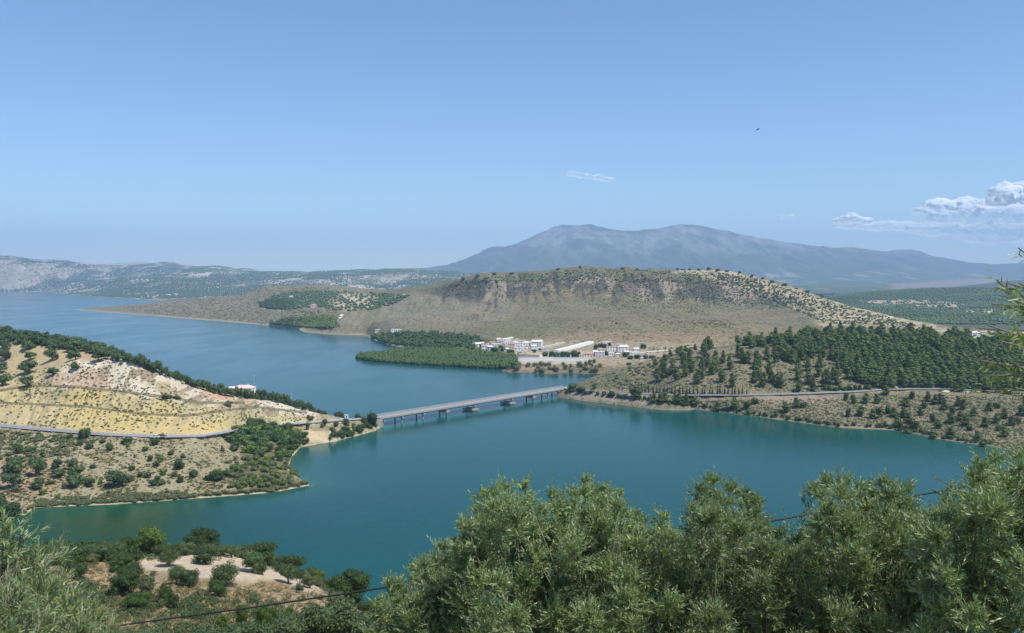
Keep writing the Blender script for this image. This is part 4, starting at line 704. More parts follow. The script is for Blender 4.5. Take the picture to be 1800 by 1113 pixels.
# lower slope of the left peninsula
low = [(20, 832, 29, 28, 'round green olive tree nearest the left edge on the reddish soil of the lower slope'), (24, 858, 31, 26, 'olive tree directly below the round one near the left edge of the lower slope'), (66, 838, 26, 34, 'tall narrow olive tree second from the left edge on the lower slope'), (65, 859, 22, 19, 'small olive below the tall narrow one on the lower slope'), (99, 824, 17, 16, 'small olive at the top of the third column on the lower slope'), (104, 839, 20, 14, 'low olive at the bottom of the third column on the lower slope'), (126, 826, 18, 20, 'olive at the top of the fourth column on the lower slope'), (134, 840, 24, 20, 'leaning olive in the middle of the fourth column on the lower slope'), (128, 858, 25, 22, 'olive at the foot of the fourth column above the water'), (160, 856, 15, 16, 'lone small olive right of the fourth column'), (205, 857, 36, 28, 'widest dark round bush in the middle of the pale lower slope'), (232, 827, 13, 13, 'small dark bush above and right of the widest one'), (247, 838, 11, 10, 'tiny bush right of the small dark bush on the pale slope'), (275, 848, 14, 12, 'small bush halfway between the widest bush and the green headland'), (317, 824, 22, 22, 'round dark bush high on the slope left of the green thicket'), (316, 849, 14, 15, 'small dark bush under the round one on the slope'), (340, 838, 20, 17, 'greyish dark bush right of the round one on the slope'), (384, 845, 27, 20, 'bright green round bush near the headland'), (145, 772, 21, 23, 'tall dark bush standing over the road edge below the yellow slope'), (123, 771, 14, 13, 'smaller dark bush left of the tall one at the road edge'), (156, 789, 16, 15, 'dark bush just below the tall one at the road'), (195, 792, 14, 14, 'small round dark bush on the straw slope under the road'), (223, 780, 26, 12, 'wide low bush at the road edge left of the cars'), (271, 782, 16, 14, 'grey green bush at the road edge under the cars'), (35, 796, 22, 15, 'dark bush below the road near the left edge'), (180, 778, 12, 9, 'low bush at the road edge between two darker ones')]
place(landL, 380, 520, low[:11], 'olive_tree', T_olive, 'tree', None); place(landL, 380, 520, low[11:], 'shrub', T_bushD, 'shrub', None)
thk = []
HEAD = [(392, 768), (432, 752), (520, 748), (530, 775), (512, 800), (515, 812), (470, 812), (440, 800), (405, 792)]
while len(thk) < 78:
    x, y = random.uniform(385, 535), random.uniform(748, 815)
    if inpoly([x], [y], HEAD)[0]: thk.append((x, y, random.uniform(16, 27), random.uniform(13, 21)))
place(landL, 380, 580, thk[:50], 'shrub', T_bushD + T_bushG, 'shrub', 'green bushes of the thicket between the road and the headland', L_th); place(landL, 380, 580, thk[50:], 'shrub', T_bushG + T_bushO, 'shrub', 'bright bushes of the thicket between the road and the headland', lambda *a: 'light ' + L_th(*a))
hl = [(x, y, random.uniform(8, 16), random.uniform(6, 12)) for x, y in [(random.uniform(400, 543), random.uniform(808, 862)) for _ in range(120)] if y < np.interp(x, [400, 545], [866, 850]) and x < np.interp(y, [812, 830, 853], [505, 518, 540])]
HL = hl
place(landL, 330, 420, [(8, 912, 40, 32, 'big dark green bush at the water on the left edge'), (30, 907, 30, 26, 'second dark green bush at the water near the left edge'), (-8, 895, 34, 30, 'dark bush half cut by the left edge above the water')], 'shrub', T_bushD, 'shrub', None)
place(landL, 500, 640, [(654, 746, 22, 25, 'dark round tree at the near end of the bridge'), (640, 742, 14, 14, 'bush left of the round tree at the near end of the bridge'), (595, 730, 18, 16, 'dark green tree behind the road left of the bridge'), (630, 734, 15, 12, 'green tree behind the road nearest the bridge'), (606, 731, 9, 8, 'small bush by the white kiosk at the road'), (548, 712, 18, 11, 'dark bush right of the small white hut on the ridge'), (560, 717, 14, 9, 'lower dark bush further right of the white hut'), (526, 706, 11, 8, 'dark bush left of the small white hut on the ridge'), (476, 692, 13, 10, 'rounded dark tree rising above the olive line on the crest'), (570, 724, 15, 9, 'bright bush on the ridge end above the road')], 'shrub', T_bushD, 'shrub', None)
place(landL, 500, 620, [(x, y, random.uniform(9, 16), random.uniform(8, 14)) for x, y in [(566, 752), (585, 760), (596, 764), (605, 756), (612, 760), (590, 750), (622, 755), (632, 757), (600, 766), (570, 748), (642, 750), (610, 748), (540, 756), (534, 768), (617, 764)]], 'shrub', T_bushD + T_drab, 'shrub', 'bushes round the pale cliff at the inlet', 'bush on the bank between the pale cliff and the bridge')
place(landL, 480, 620, [(400, 714, 14, 7, 'green bush patch on the scar at the upper bench'), (294, 700, 26, 9, 'long low green bush patch where the pink scar meets the bench'), (312, 702, 18, 8, 'low green bush right of the long patch on the bench'), (402, 712, 12, 9, 'upright green bush on the scar above the second bench'), (545, 738, 14, 10, 'grey green bush at the foot of the white scar')], 'shrub', T_drab, 'shrub', None)
# pines of the right hill
z8 = [(330,120),(315,160),(370,130),(425,100),(425,140),(410,70),(500,60),(495,110),(540,130),(480,170),(570,160),(550,90),(605,110),(615,180),(655,80),(640,60),(680,85),(715,90),(715,130),(705,165),(770,130),(745,180),(790,80),(815,185),(880,155),(900,70),(885,115),(925,115),(890,200),(925,170),(945,195),(965,140),(970,100),(1000,165),(1040,170),(1040,130),(1045,90),(490,150),(520,100),(505,40),(520,30),(545,120),(720,150),(720,110),(345,140),(440,85),(390,155),(580,85),(775,165),(800,175),(835,60),(860,80),(985,180),(1010,185),(1025,150),(760,70),(455,120)]
place(landR, 560, 900, [(1020 + x / 2.308, 600 + y / 2.308 + 2, jit(12), jit(21)) for x, y in z8], 'pine_tree', T_pine, 'tree', 'scattered pines on the open slope above the road', L_sc)
zb = [(225,232),(232,222),(300,250),(325,248),(345,245),(385,250),(400,250),(430,255),(460,258),(555,283),(625,270),(675,268),(710,250),(830,283),(875,265),(905,267),(1075,238),(1110,250),(1085,305),(1140,300),(1160,250),(1200,250),(1190,312),(1215,305),(1250,290),(1270,305),(1320,260),(1310,305),(1300,360),(1325,375),(1345,230),(1360,355),(1380,300),(1430,325),(1430,400),(1450,350),(1480,275),(1510,290),(1530,260),(1500,330),(1500,388),(1555,275),(1580,360),(1600,300),(1640,345),(1690,330),(1690,270),(1720,310),(1660,280),(1750,340),(1640,430),(1240,215),(1410,240),(1440,255),(1330,330),(1340,350),(1285,345),(1460,250),(1390,270),(1700,360),(1770,330),(1540,320),(1560,340),(1610,400),(1720,385),(1790,300)]
place(landR, 470, 760, [(1020 + x / 2.308, 600 + y / 2.308 + 1, jit(13), jit(15)) for x, y in zb], 'pine_tree', T_pine + T_bushD, 'tree', 'small pines between the road and the water', L_bk)
place(landR, 560, 800, [(1452 + i * 8.5, 686 + random.uniform(-1, 1), 11, 10) for i in range(10)], 'shrub', T_bushG + T_bushD, 'shrub', 'bushes in a row above the right hand road', lambda x, y, w, h: 'rounded bush in the row directly above the lake road, ' + ('left half' if x < 1495 else 'right half'))
place(landR, 560, 800, [(x + random.uniform(-1.5, 1.5), np.interp(x, [1108, 1316], [691, 694]), jit(16), random.uniform(9, 17)) for x in np.arange(1108, 1318, 6.6)], 'cypress', T_cyp, 'tree', 'slim cypresses in a row along the right hand road', L_cy)
place(landR, 560, 860, [(1005, 688, 26, 14, 'wide dark tree at the far end of the bridge'), (1020, 690, 18, 12, 'dark tree right of the wide one at the far end of the bridge'), (1118, 700, 20, 22, 'tall dark bush between the right hand road and the water'), (1074, 697, 12, 14, 'dark bush on the bank right of the bridge end'), (1062, 694, 10, 9, 'small bush nearest the bridge end on the right bank'), (1125, 692, 12, 12, 'dark bush beside the road next to the first cypresses'), (1045, 684, 9, 9, 'small dark tree on the slope above the bridge end')], 'shrub', T_bushD, 'shrub', None)
wood = []; woodf = []
while len(wood) < 235:
    x, y = random.uniform(1285, 1820), random.uniform(575, 690)
    if inpoly([x], [y], WOOD)[0]: wood.append((x, y + 4, jit(11.5), random.uniform(13, 19)))
wood.sort(key=lambda s: -s[1])
place(landR, 560, 1000, wood, 'pine_tree', T_pine, 'tree', 'pines of the dense wood on the right hill', L_wd)
def merged(name, T, pts, hs, ws, mat, kind='stuff'):
    me = T; nv = len(me.vertices); V = np.empty(nv * 3, np.float32); me.vertices.foreach_get('co', V); V = V.reshape(-1, 3)
    Fl = [list(p.vertices) for p in me.polygons]; mi = np.empty(len(Fl), np.int32); me.polygons.foreach_get('material_index', mi); tn = np.empty(len(Fl), np.float32); me.attributes['tone'].data.foreach_get('value', tn)
    q4 = [f if len(f) == 4 else f + [f[-1]] for f in Fl]; VV = []; FF = []; MM = []; TT = []
    tri = np.array([f for f in Fl if len(f) == 3], np.int64).reshape(-1, 3); quad = np.array([f for f in Fl if len(f) == 4], np.int64).reshape(-1, 4)
    # quads are split so every face is a triangle
    tr = np.concatenate([tri, quad[:, [0, 1, 2]], quad[:, [0, 2, 3]]]) if len(quad) else tri
    it = [i for i, f in enumerate(Fl) if len(f) == 3]; iq = [i for i, f in enumerate(Fl) if len(f) == 4]; idx = np.array(it + iq + iq)
    for i, (p, h, w) in enumerate(zip(pts, hs, ws)):
        a = random.uniform(0, 6.28); c, s_ = math.cos(a), math.sin(a); X = V * [w, w, h]; X = np.stack([X[:, 0] * c - X[:, 1] * s_, X[:, 0] * s_ + X[:, 1] * c, X[:, 2]], 1) + p; VV.append(X); FF.append(tr + i * nv); MM.append(mi[idx]); TT.append(np.clip(tn[idx] * .7 + random.uniform(0, .3), 0, 1))
    return tag(obj(name, mesh(name, np.concatenate(VV), np.concatenate(FF), [mat, m_bark], np.concatenate(MM), tone=np.concatenate(TT))), kind=kind)
def scatter_poly(land, D0, D1, poly, n, name, T, mat, wr, hr, dens_f=None):
    """n small plants of a mass nobody could count, spread over a patch of land"""
    xs = np.array([p[0] for p in poly]); ys = np.array([p[1] for p in poly]); P_ = []
    px = rng.uniform(xs.min(), xs.max(), n * 6); py = rng.uniform(ys.min(), ys.max(), n * 6); k = inpoly(px, py, poly); px, py = px[k][:n], py[k][:n]
    pt, ok = land.hit(px, py, D0, D1, 260); pt = pt[ok]
    if dens_f is not None: pt = pt[dens_f(pt[:, 0], pt[:, 1]) > rng.random(len(pt))]
    return merged(name, T, pt, rng.uniform(*hr, len(pt)), rng.uniform(*wr, len(pt)), mat)
T_small = crown_mesh('small_crown', [((0, 0, .45), (.48, .48, .45)), ((.2, .1, .55), (.3, .3, .3))], 26, .2, m_pine, corek=.8)
T_tiny = mesh('tiny_crown', lumpy(I1[0], (0, 0, .4), (.5, .5, .5), 3.3, .3), I1[1], [m_olive, m_bark], [0] * len(I1[1]), tone=rng.random(len(I1[1])))
tv = crown_mesh('tiny_scrub', [((0, 0, .3), (.45, .45, .4))], 10, .25, m_drab, corek=.75)
scatter_poly(landR, 560, 1000, WOOD, 950, 'pine_wood', T_pine[2], m_pine, (5.5, 8), (5.5, 9.5))
scatter_poly(landR, 480, 900, [(1040, 668), (1150, 632), (1260, 610), (1330, 605), (1500, 600), (1850, 610), (1850, 690), (1040, 688)], 3200, 'hillside_scrub', tv, m_drab, (.8, 2.4), (.5, 1.3), lambda x, y: .25 + 1.2 * ss(.4, .6, fbm(x / 30, y / 30, 71)))
scatter_poly(landR, 460, 760, [(1060, 698), (1200, 704), (1400, 702), (1600, 694), (1850, 700), (1850, 810), (1740, 782), (1600, 757), (1400, 740), (1200, 715)], 4200, 'bank_scrub', tv, m_drab, (.7, 2.2), (.4, 1.2))
scatter_poly(landL, 380, 500, [(-60, 752), (120, 765), (290, 775), (400, 768), (470, 790), (500, 830), (540, 853), (350, 874), (60, 890), (-60, 905)], 3600, 'slope_scrub', tv, m_drab, (.6, 2.0), (.35, 1.1), lambda x, y: .3 + ss(.45, .6, fbm(x / 12, y / 12, 21)))
scatter_poly(landL, 380, 500, [(-60, 752), (120, 764), (180, 772), (110, 800), (60, 812), (-60, 815)], 260, 'verge_thicket', tv, m_drab, (2, 4.5), (1.2, 2.6))
scatter_poly(landL, 380, 430, [(60, 880), (200, 870), (330, 862), (340, 874), (200, 884), (70, 892)], 260, 'shore_scrub', tv, m_drab, (1.5, 3.2), (1, 2))
scatter_poly(landL, 460, 620, [(-60, 662), (130, 640), (236, 634), (400, 694), (556, 722), (590, 738), (430, 748), (290, 764), (-60, 742)], 1900, 'cut_slope_tufts', tv, m_drab, (.7, 1.9), (.4, 1.2), lambda x, y: .35 + ss(.45, .7, fbm(x / 22, y / 10, 23)))
def mass(land, D0, D1, spots, name, T, mat):
    """small bushes growing into one another in a fringe"""
    A = np.array([s[:2] for s in spots], float); pt, ok = land.hit(A[:, 0], A[:, 1], D0, D1); m = pt[:, 1] / F * 1.22
    return merged(name, T, (pt - [0, 0, .1])[ok], (A[:, 1] * 0 + [s[3] for s in spots])[ok] * m[ok], (A[:, 1] * 0 + [s[2] for s in spots])[ok] * m[ok], mat)
T_f = [crown_mesh('low_bush', [((0, 0, .4), (.42, .42, .4)), ((.2, .1, .45), (.28, .28, .34))], 90, .09, q, corek=.7) for q in (m_drab, m_green, m_dark)]
# middle hill
scatter_poly(landM, 950, 2100, [(640, 582), (720, 520), (1000, 500), (1300, 500), (1450, 560), (1640, 590), (1300, 606), (1160, 622), (950, 602), (700, 590)], 11000, 'mountain_scrub', tv, m_drab, (1.5, 4.2), (.8, 2.2), lambda x, y: .06 + .9 * ss(.45, .58, fbm(x / 150, y / 120, 95)) * ss(.35, .6, fbm(x / 40, y / 60, 96)))
scatter_poly(landM, 1500, 2950, [(200, 542), (440, 517), (470, 504), (600, 505), (600, 575), (475, 570), (300, 556)], 2600, 'peninsula_scrub', tv, m_drab, (2, 6), (1, 3))
scatter_poly(landM, 1700, 2300, [(730, 514), (800, 496), (900, 482), (1040, 473), (1260, 478), (1330, 492), (1330, 505), (1180, 496), (1000, 494), (850, 498)], 1700, 'crest_scrub', tv, m_dark, (2, 5.5), (1, 2.6))
scatter_poly(landM, 1700, 2100, [(760, 505), (860, 492), (1000, 490), (1180, 492), (1330, 508), (1420, 535), (1400, 548), (1180, 524), (1000, 516), (780, 526)], 1100, 'cliff_scrub', tv, m_dark, (2, 5), (1.2, 3))
scatter_poly(landM, 1600, 2700, GROVEM, 2600, 'olive_grove', T_tiny, m_olive, (5, 8), (4, 6), lambda x, y: .95 * (np.abs((x * .35 + y * .94) / 22 % 1 - .5) > .2) * (1 - .6 * inpoly(*pix(x, y, 40 + 0 * x), [(600, 515), (665, 522), (668, 536), (600, 545), (575, 535)])))
scatter_poly(landM, 1050, 2000, [(1240, 480), (1300, 482), (1400, 512), (1500, 542), (1640, 580), (1560, 572), (1450, 568), (1380, 540), (1300, 505)], 900, 'hillside_olives', T_tiny, m_olive, (2.5, 5), (2, 3.6))
tr_ = [(x, y + 1, random.uniform(6, 12), random.uniform(3, 5.5)) for x, y in [(1190, 474), (1200, 473), (1212, 474), (1228, 475), (1245, 474), (1262, 475), (1278, 477), (1300, 480), (1322, 485), (1340, 490), (1358, 496), (1378, 501), (1400, 508), (1420, 514), (1445, 522), (1095, 472), (1120, 474), (1020, 471), (980, 474), (900, 480), (870, 482), (840, 486), (815, 491), (1380, 512), (1455, 535), (1480, 540), (1510, 548), (1390, 525), (1430, 545)]]
place(landM, 1200, 2300, tr_, 'oak_tree', T_bushD, 'tree', 'small dark oaks along the crest of the middle hill', L_sk)
m_pop = leaf_mat('shore_wood_foliage', (.060, .105, .022), (.12, .175, .045), rough=.6, transl=.15)
scatter_poly(landM, 950, 1500, SPIT, 1700, 'shore_wood', tpl_bush(5, 60, .12, m_pop), m_pop, (5, 8.5), (6, 8.5))
scatter_poly(landM, 1000, 1700, [(650, 592), (720, 588), (800, 590), (850, 600), (830, 616), (760, 614), (700, 608), (662, 602)], 620, 'inlet_wood', tpl_bush(5, 60, .12, m_dark), m_dark, (6, 11), (5, 10))
scatter_poly(landM, 1500, 2300, [(475, 570), (500, 562), (570, 556), (592, 560), (586, 578), (540, 577)], 520, 'point_wood', T_small, m_pine, (7, 11), (5, 8)); scatter_poly(landM, 1800, 2700, [(455, 532), (500, 526), (520, 540), (498, 546), (460, 542)], 140, 'small_wood', T_small, m_dark, (8, 12), (6, 9))
vt = [(870, 618, 16, 9), (885, 617, 14, 9), (895, 620, 12, 8), (880, 611, 9, 6), (902, 622, 10, 7), (958, 626, 15, 11), (968, 627, 14, 10), (978, 627, 15, 11), (988, 628, 15, 11), (998, 628, 14, 11), (1010, 628, 16, 14), (1018, 627, 10, 9), (1047, 614, 12, 9), (1056, 610, 14, 9), (1065, 611, 12, 8), (1072, 610, 10, 8), (1066, 624, 12, 8), (1085, 625, 12, 7), (1098, 627, 16, 10), (1108, 631, 14, 9), (1120, 630, 14, 8), (1134, 631, 12, 8), (1146, 630, 14, 8), (846, 612, 8, 7), (940, 620, 9, 7), (950, 617, 8, 5), (1128, 612, 9, 8), (1134, 612, 8, 7), (913, 624, 10, 7), (922, 625, 10, 7), (1036, 640, 10, 8), (1044, 638, 9, 7), (1105, 642, 10, 7), (1060, 652, 9, 9)]
place(landM, 950, 1600, vt, 'garden_tree', T_bushD, 'tree', 'dark green trees between the village houses', L_vt)
bk = [(random.uniform(905, 1060), random.uniform(643, 656), random.uniform(5, 12), random.uniform(6, 11)) for _ in range(40)]
mass(landM, 930, 1100, bk, 'bank_bushes', T_f[0], m_drab)
scatter_poly(landR, 700, 900, [(1100, 648), (1180, 622), (1190, 640), (1110, 662)], 60, 'knoll_scrub', T_small, m_drab, (1.5, 3), (1, 2))
place(landR, 700, 900, [(x, y, 10, 10) for x, y in [(1178, 626), (1192, 622), (1205, 618), (1222, 615), (1240, 612), (1250, 612), (1168, 634), (1214, 622), (1152, 642)]], 'pine_tree', T_pine + T_bushD, 'tree', 'small pines on the crest left of the pine wood', 'small pine on the crest line just below the village')
# far groves: trees in planted rows, too many to count
def grove(name, land, D0, D1, u0, u1, sp, rowsp, ang, T, mat, wr, hr, nmax, keep=None):
    c, s_ = math.cos(ang), math.sin(ang); R_ = 1.1 * D1; a = np.arange(-R_, R_, sp); b = np.arange(-R_, R_, rowsp); A, B = np.meshgrid(a, b); X = (A * c - B * s_).ravel(); Y = (A * s_ + B * c).ravel() + (D0 + D1) / 2
    k = (Y > D0) & (Y < D1) & (CX + F * X / np.maximum(Y, 1) > u0) & (CX + F * X / np.maximum(Y, 1) < u1); X, Y = X[k], Y[k]; X = X + rng.normal(size=len(X)) * sp * .12; Y = Y + rng.normal(size=len(X)) * sp * .12
    Z = land.hq(X, Y); k = Z > 1.0; X, Y, Z = X[k], Y[k], Z[k]
    if keep is not None: k = keep(X, Y, Z) > rng.random(len(X)); X, Y, Z = X[k], Y[k], Z[k]
    if len(X) > nmax: k = rng.choice(len(X), nmax, False); X, Y, Z = X[k], Y[k], Z[k]
    return merged(name, T, np.stack([X, Y, Z], 1), rng.uniform(*hr, len(X)), rng.uniform(*wr, len(X)), mat)
grove('far_right_olive_grove', landO, 1750, 3560, 1380, 1900, 9, 16, .5, T_tiny, m_olive, (6, 9), (4, 6.5), 13000, lambda X, Y, Z: (1 - .75 * inpoly(*pix(X, Y, Z), [(1500, 529), (1600, 527), (1700, 532), (1690, 541), (1590, 542)])) * (1 - .6 * inpoly(*pix(X, Y, Z), [(1690, 545), (1750, 543), (1755, 553), (1700, 552)])) * (.45 + .55 * ss(.4, .55, fbm(X / 180, Y / 180, 111))))
grove('far_shore_olive_grove', landF, 4300, 8000, -200, 1000, 17, 28, 1.2, T_tiny, m_olive, (9, 13), (6, 8), 17000, lambda X, Y, Z: .12 + .7 * ss(.40, .52, fbm(X / 300, Y / 420, 131)))

sc2 = [(random.uniform(0, 480), random.uniform(780, 880), random.uniform(9, 17), random.uniform(8, 14)) for _ in range(48)]
place(landL, 380, 500, [s for s in sc2 if s[1] < np.interp(s[0], [60, 350, 480], [884, 868, 858])], 'shrub', T_drab + T_bushG + T_bushD, 'shrub', 'scattered low bushes on the pale lower slope', lambda x, y, w, h: '%s low bush on the pale slope under the road, %s, %s' % ('wide' if w > 13 else 'small', 'upper part' if y < 815 else 'middle' if y < 848 else 'just above the water', 'left' if x < 160 else 'centre' if x < 320 else 'right'))

tip = [(x, np.interp(x, [528, 580, 622, 664], [784, 776, 766, 750]) - random.uniform(0, 9), random.uniform(7, 13), random.uniform(5, 10)) for x in np.arange(530, 662, 4.2) if not 540 < x < 580]
mass(landL, 480, 620, tip, 'bridge_shore_bushes', T_f[2], m_dark); mass(landL, 380, 520, HL[::2], 'headland_bushes', T_f[1], m_green); mass(landL, 380, 520, HL[1::2], 'headland_scrub', T_f[0], m_drab)
scatter_poly(landR, 560, 1000, WOOD, 900, 'wood_undergrowth', tv, m_pine, (2, 4.5), (1.2, 3)); scatter_poly(landR, 560, 900, [(1040, 662), (1180, 630), (1300, 615), (1480, 650), (1490, 682), (1100, 688)], 260, 'slope_undergrowth', tv, m_pine, (1.5, 3.5), (1, 2.4))

sl_ = dens([np.array(p, float) for p in shoreL[2:12]], 7.5); rim = [(p[0] - (4 if p[1] < 845 and p[0] > 500 else 0), p[1] - random.uniform(1.5, 5), random.uniform(7, 14), random.uniform(4.5, 8.5)) for p in sl_]
mass(landL, 370, 560, rim, 'shore_bushes', T_f[0], m_drab)
sr_ = dens([np.array(p, float) for p in shoreR[1:10]], 8.5); rim = [(p[0] + random.uniform(-3, 3), p[1] - random.uniform(1.5, 6), random.uniform(6, 13), random.uniform(4, 9)) for p in sr_ if random.random() < .8]
mass(landR, 460, 790, rim, 'shore_bushes', T_f[2], m_dark)
# ================================================================ THE GROVE BELOW ON THE LEFT
def NP(spots, kind, tpl, cat, grp=None): place(near, 70, 200, spots, kind, tpl, cat, grp, k=1.08)
NP([(264, 976, 50, 58, 'tall light green tree standing above the shore row at the back of the near grove')], 'tree', T_greenN, 'tree')
NP([(356, 964, 60, 38, 'big dark rounded oak at the back of the grove, left of the other two oaks'), (456, 972, 64, 40, 'big dark oak in the middle at the back of the grove against the lake'), (511, 986, 52, 42, 'big dark oak right of the middle one at the back of the grove'), (551, 1000, 38, 28, 'smaller dark oak at the right end of the back row above the lake'), (611, 1046, 72, 58, 'large dark oak at the right end of the grove above the black cable'), (652, 1044, 46, 50, 'dark oak behind the cable touching the front olive on the right'), (656, 1072, 48, 34, 'dark bush under the cable beside the front olive'), (225, 975, 34, 34, 'dark oak left of the tall light green tree')], 'oak_tree', T_oakN, 'tree')
NP([(559, 1012, 30, 32, 'bright yellow green bush at the right edge of the ploughed patch'), (580, 1003, 30, 20, 'bright green low bush behind the yellow green one'), (338, 962, 26, 18, 'yellowish bush behind the left big oak')], 'shrub', T_greenN, 'shrub')
NP([(362, 992, 44, 34, 'olive in front of the left big oak on the ploughed patch'), (407, 980, 32, 24, 'olive between the left oak and the middle oak'), (385, 977, 28, 20, 'small olive just left of the one between the two oaks'), (444, 1006, 38, 38, 'tall olive in the middle of the ploughed patch'), (461, 1011, 17, 24, 'narrow olive touching the right side of the tall middle one'), (471, 988, 28, 24, 'olive in front of the middle oak'), (489, 997, 28, 24, 'olive between the middle oak and the right oak'), (507, 1026, 32, 36, 'round olive at the right of the ploughed patch'), (527, 1024, 16, 26, 'slim olive beside the round one at the right of the patch'), (527, 1042, 14, 17, 'tiny dark bush below the slim olive'), (395, 1030, 44, 40, 'broad olive at the lower edge of the ploughed patch'), (311, 1028, 28, 36, 'upright olive at the left of the ploughed patch, lower row'), (333, 1033, 30, 34, 'forked olive right of the upright one in the lower row'), (298, 995, 36, 30, 'olive in the upper row at the left of the ploughed patch'), (121, 1008, 22, 26, 'olive left of a pair on the dry grass at the left'), (141, 1020, 28, 34, 'right hand olive of the pair on the dry grass at the left'), (325, 975, 30, 22, 'olive in the back row between the light green tree and the left oak'), (430, 974, 26, 20, 'small olive in the back row left of the middle oak'), (281, 978, 26, 24, 'olive directly under the tall light green tree'), (243, 976, 26, 24, 'olive just left of the tall light green tree')], 'olive_tree', T_oliveN, 'tree')
NP([(382, 1050, 30, 34, 'dark green bush below the broad olive'), (292, 1060, 22, 38, 'upright dark green bush above the cable, right of the bush chain'), (306, 1070, 18, 30, 'narrow bush at the right of the upright one above the cable')], 'shrub', T_oakN, 'shrub')
NP([(214, 1004, 42, 30, 'uppermost bush of the brown green chain running down the dry grass'), (228, 1022, 44, 34, 'second bush from the top of the brown green chain'), (222, 1046, 52, 48, 'widest and darkest bush of the chain on the dry grass'), (258, 1048, 36, 40, 'bush at the right side of the chain on the dry grass'), (240, 1072, 46, 32, 'lowest bush of the chain above the cable')], 'shrub', T_drabN + T_oakN, 'shrub')
NP([(60, 1000, 40, 34, 'dark shrub at the left end of the shore row'), (85, 994, 34, 30, 'second shrub from the left of the shore row'), (108, 993, 34, 28, 'third shrub from the left of the shore row'), (133, 985, 34, 26, 'shrub of the shore row left of the two olives'), (160, 980, 34, 25, 'shrub of the shore row above the two olives'), (186, 985, 36, 28, 'shrub of the shore row above the top of the bush chain'), (205, 980, 30, 30, 'shrub of the shore row left of the dark oak'), (30, 1000, 44, 34, 'shrub of the shore row behind the front left olive')], 'shrub', T_oliveN + T_drabN, 'shrub')
NP([(165, 990, 30, 18, 'bare grey brown bush on the dry grass under the shore row'), (545, 1034, 30, 24, 'grey brown bush at the right edge of the ploughed patch'), (575, 1030, 32, 26, 'dusty bush between the ploughed patch and the large oak'), (590, 1060, 34, 22, 'dusty bush crossed by the cable under the large oak'), (445, 1060, 20, 20, 'dusty grey bush on the dry grass in the middle'), (183, 1038, 12, 12, 'tiny green bush on the dry grass left of the bush chain')], 'shrub', T_drabN, 'shrub')
NP([(425, 1104, 22, 46, 'slender green sapling under the cable, first from the left'), (462, 1108, 26, 52, 'slender green sapling under the cable, second from the left'), (482, 1104, 20, 38, 'slender green sapling under the cable, third from the left'), (508, 1088, 16, 26, 'small dark conical bush touching the cable'), (390, 1112, 26, 36, 'low green sapling left of the slender ones')], 'shrub', T_greenN, 'shrub')
NP([(560, 1136, 86, 86, 'large green bush at the bottom edge left of the front olive'), (618, 1140, 96, 84, 'large grey green bush at the bottom edge next to the front olive'), (500, 1142, 80, 58, 'grey green bush at the bottom edge under the saplings'), (440, 1146, 80, 54, 'low grey green bush at the bottom edge in the middle left'), (372, 1148, 84, 50, 'low grey green bush at the bottom edge under the cable'), (310, 1150, 80, 44, 'low grey green bush at the bottom edge beside the left olive'), (250, 1150, 70, 40, 'low bush at the bottom edge just right of the front left olive'), (660, 1150, 80, 70, 'grey green bush partly behind the front olive at the bottom')], 'shrub', T_oliveN, 'shrub')
fr = [(x + random.uniform(-4, 4), float(np.interp(x, [60, 200, 300, 400, 480, 560, 640], [976, 972, 971, 975, 994, 1028, 1076])) + random.uniform(-1, 3), random.uniform(22, 34), random.uniform(14, 24)) for x in np.arange(66, 640, 15)]
place(near, 70, 200, fr, 'shrub', T_oakN + T_oliveN + T_drabN, 'shrub', 'bushes fringing the back edge of the near grove above the lake', lambda x, y, w, h: '%s bush fringing the near grove by the lake, %s' % ('wide' if w > 28 else 'narrow', 'left of the light green tree' if x < 245 else 'behind the left oak' if x < 400 else 'behind the middle oaks' if x < 530 else 'at the right end'))
# dry grass tufts and low scrub of the spur
tg = leaf_mat('dry_grass', (.33, .25, .13), (.48, .39, .22), rough=.9, transl=.1)
def grass_tuft():
    V = []; n = 26
    for i in range(n):
        a = random.uniform(0, 6.28); r0 = random.uniform(0, .25); l = random.uniform(.5, 1.0); q = random.uniform(.1, .5); b = np.array([r0 * math.cos(a), r0 * math.sin(a), -.05]); tp = b + [q * math.cos(a), q * math.sin(a), l]; w = np.array([-math.sin(a), math.cos(a), 0]) * .05; V += [b - w, b + w, tp + w * .2, tp - w * .2]
    return mesh('tuft', V, np.arange(4 * n).reshape(n, 4), [tg, m_bark], [0] * n, tone=rng.random(n))
GT = grass_tuft(); DRY = [(60, 975), (230, 972), (245, 1005), (330, 1020), (420, 1026), (520, 1034), (560, 1045), (640, 1080), (640, 1160), (60, 1180)]
scatter_poly(near, 60, 200, DRY, 4200, 'dry_grass_tufts', GT, tg, (.35, .8), (.2, .5)); T_scr = crown_mesh('low_scrub', [((0, 0, .35), (.45, .45, .4))], 160, .07, m_drab, core=False)
scatter_poly(near, 60, 200, DRY, 520, 'dry_scrub', T_scr, m_drab, (.6, 1.6), (.4, 1.1)); scatter_poly(near, 60, 200, [(60, 1000), (220, 1040), (330, 1052), (560, 1062), (640, 1090), (640, 1160), (60, 1180)], 420, 'green_scrub', T_scr, m_olive, (.8, 2.2), (.5, 1.5)); scatter_poly(near, 60, 200, [(60, 966), (240, 966), (250, 985), (60, 1000)], 160, 'shore_row_scrub', T_scr, m_dark, (1.5, 3.2), (1.2, 2.4)); scatter_poly(near, 60, 200, [(60, 966), (560, 1000), (640, 1050), (600, 1060), (540, 1020), (400, 985), (60, 985)], 120, 'field_edge_scrub', T_scr, m_drab, (.8, 1.8), (.5, 1.3))
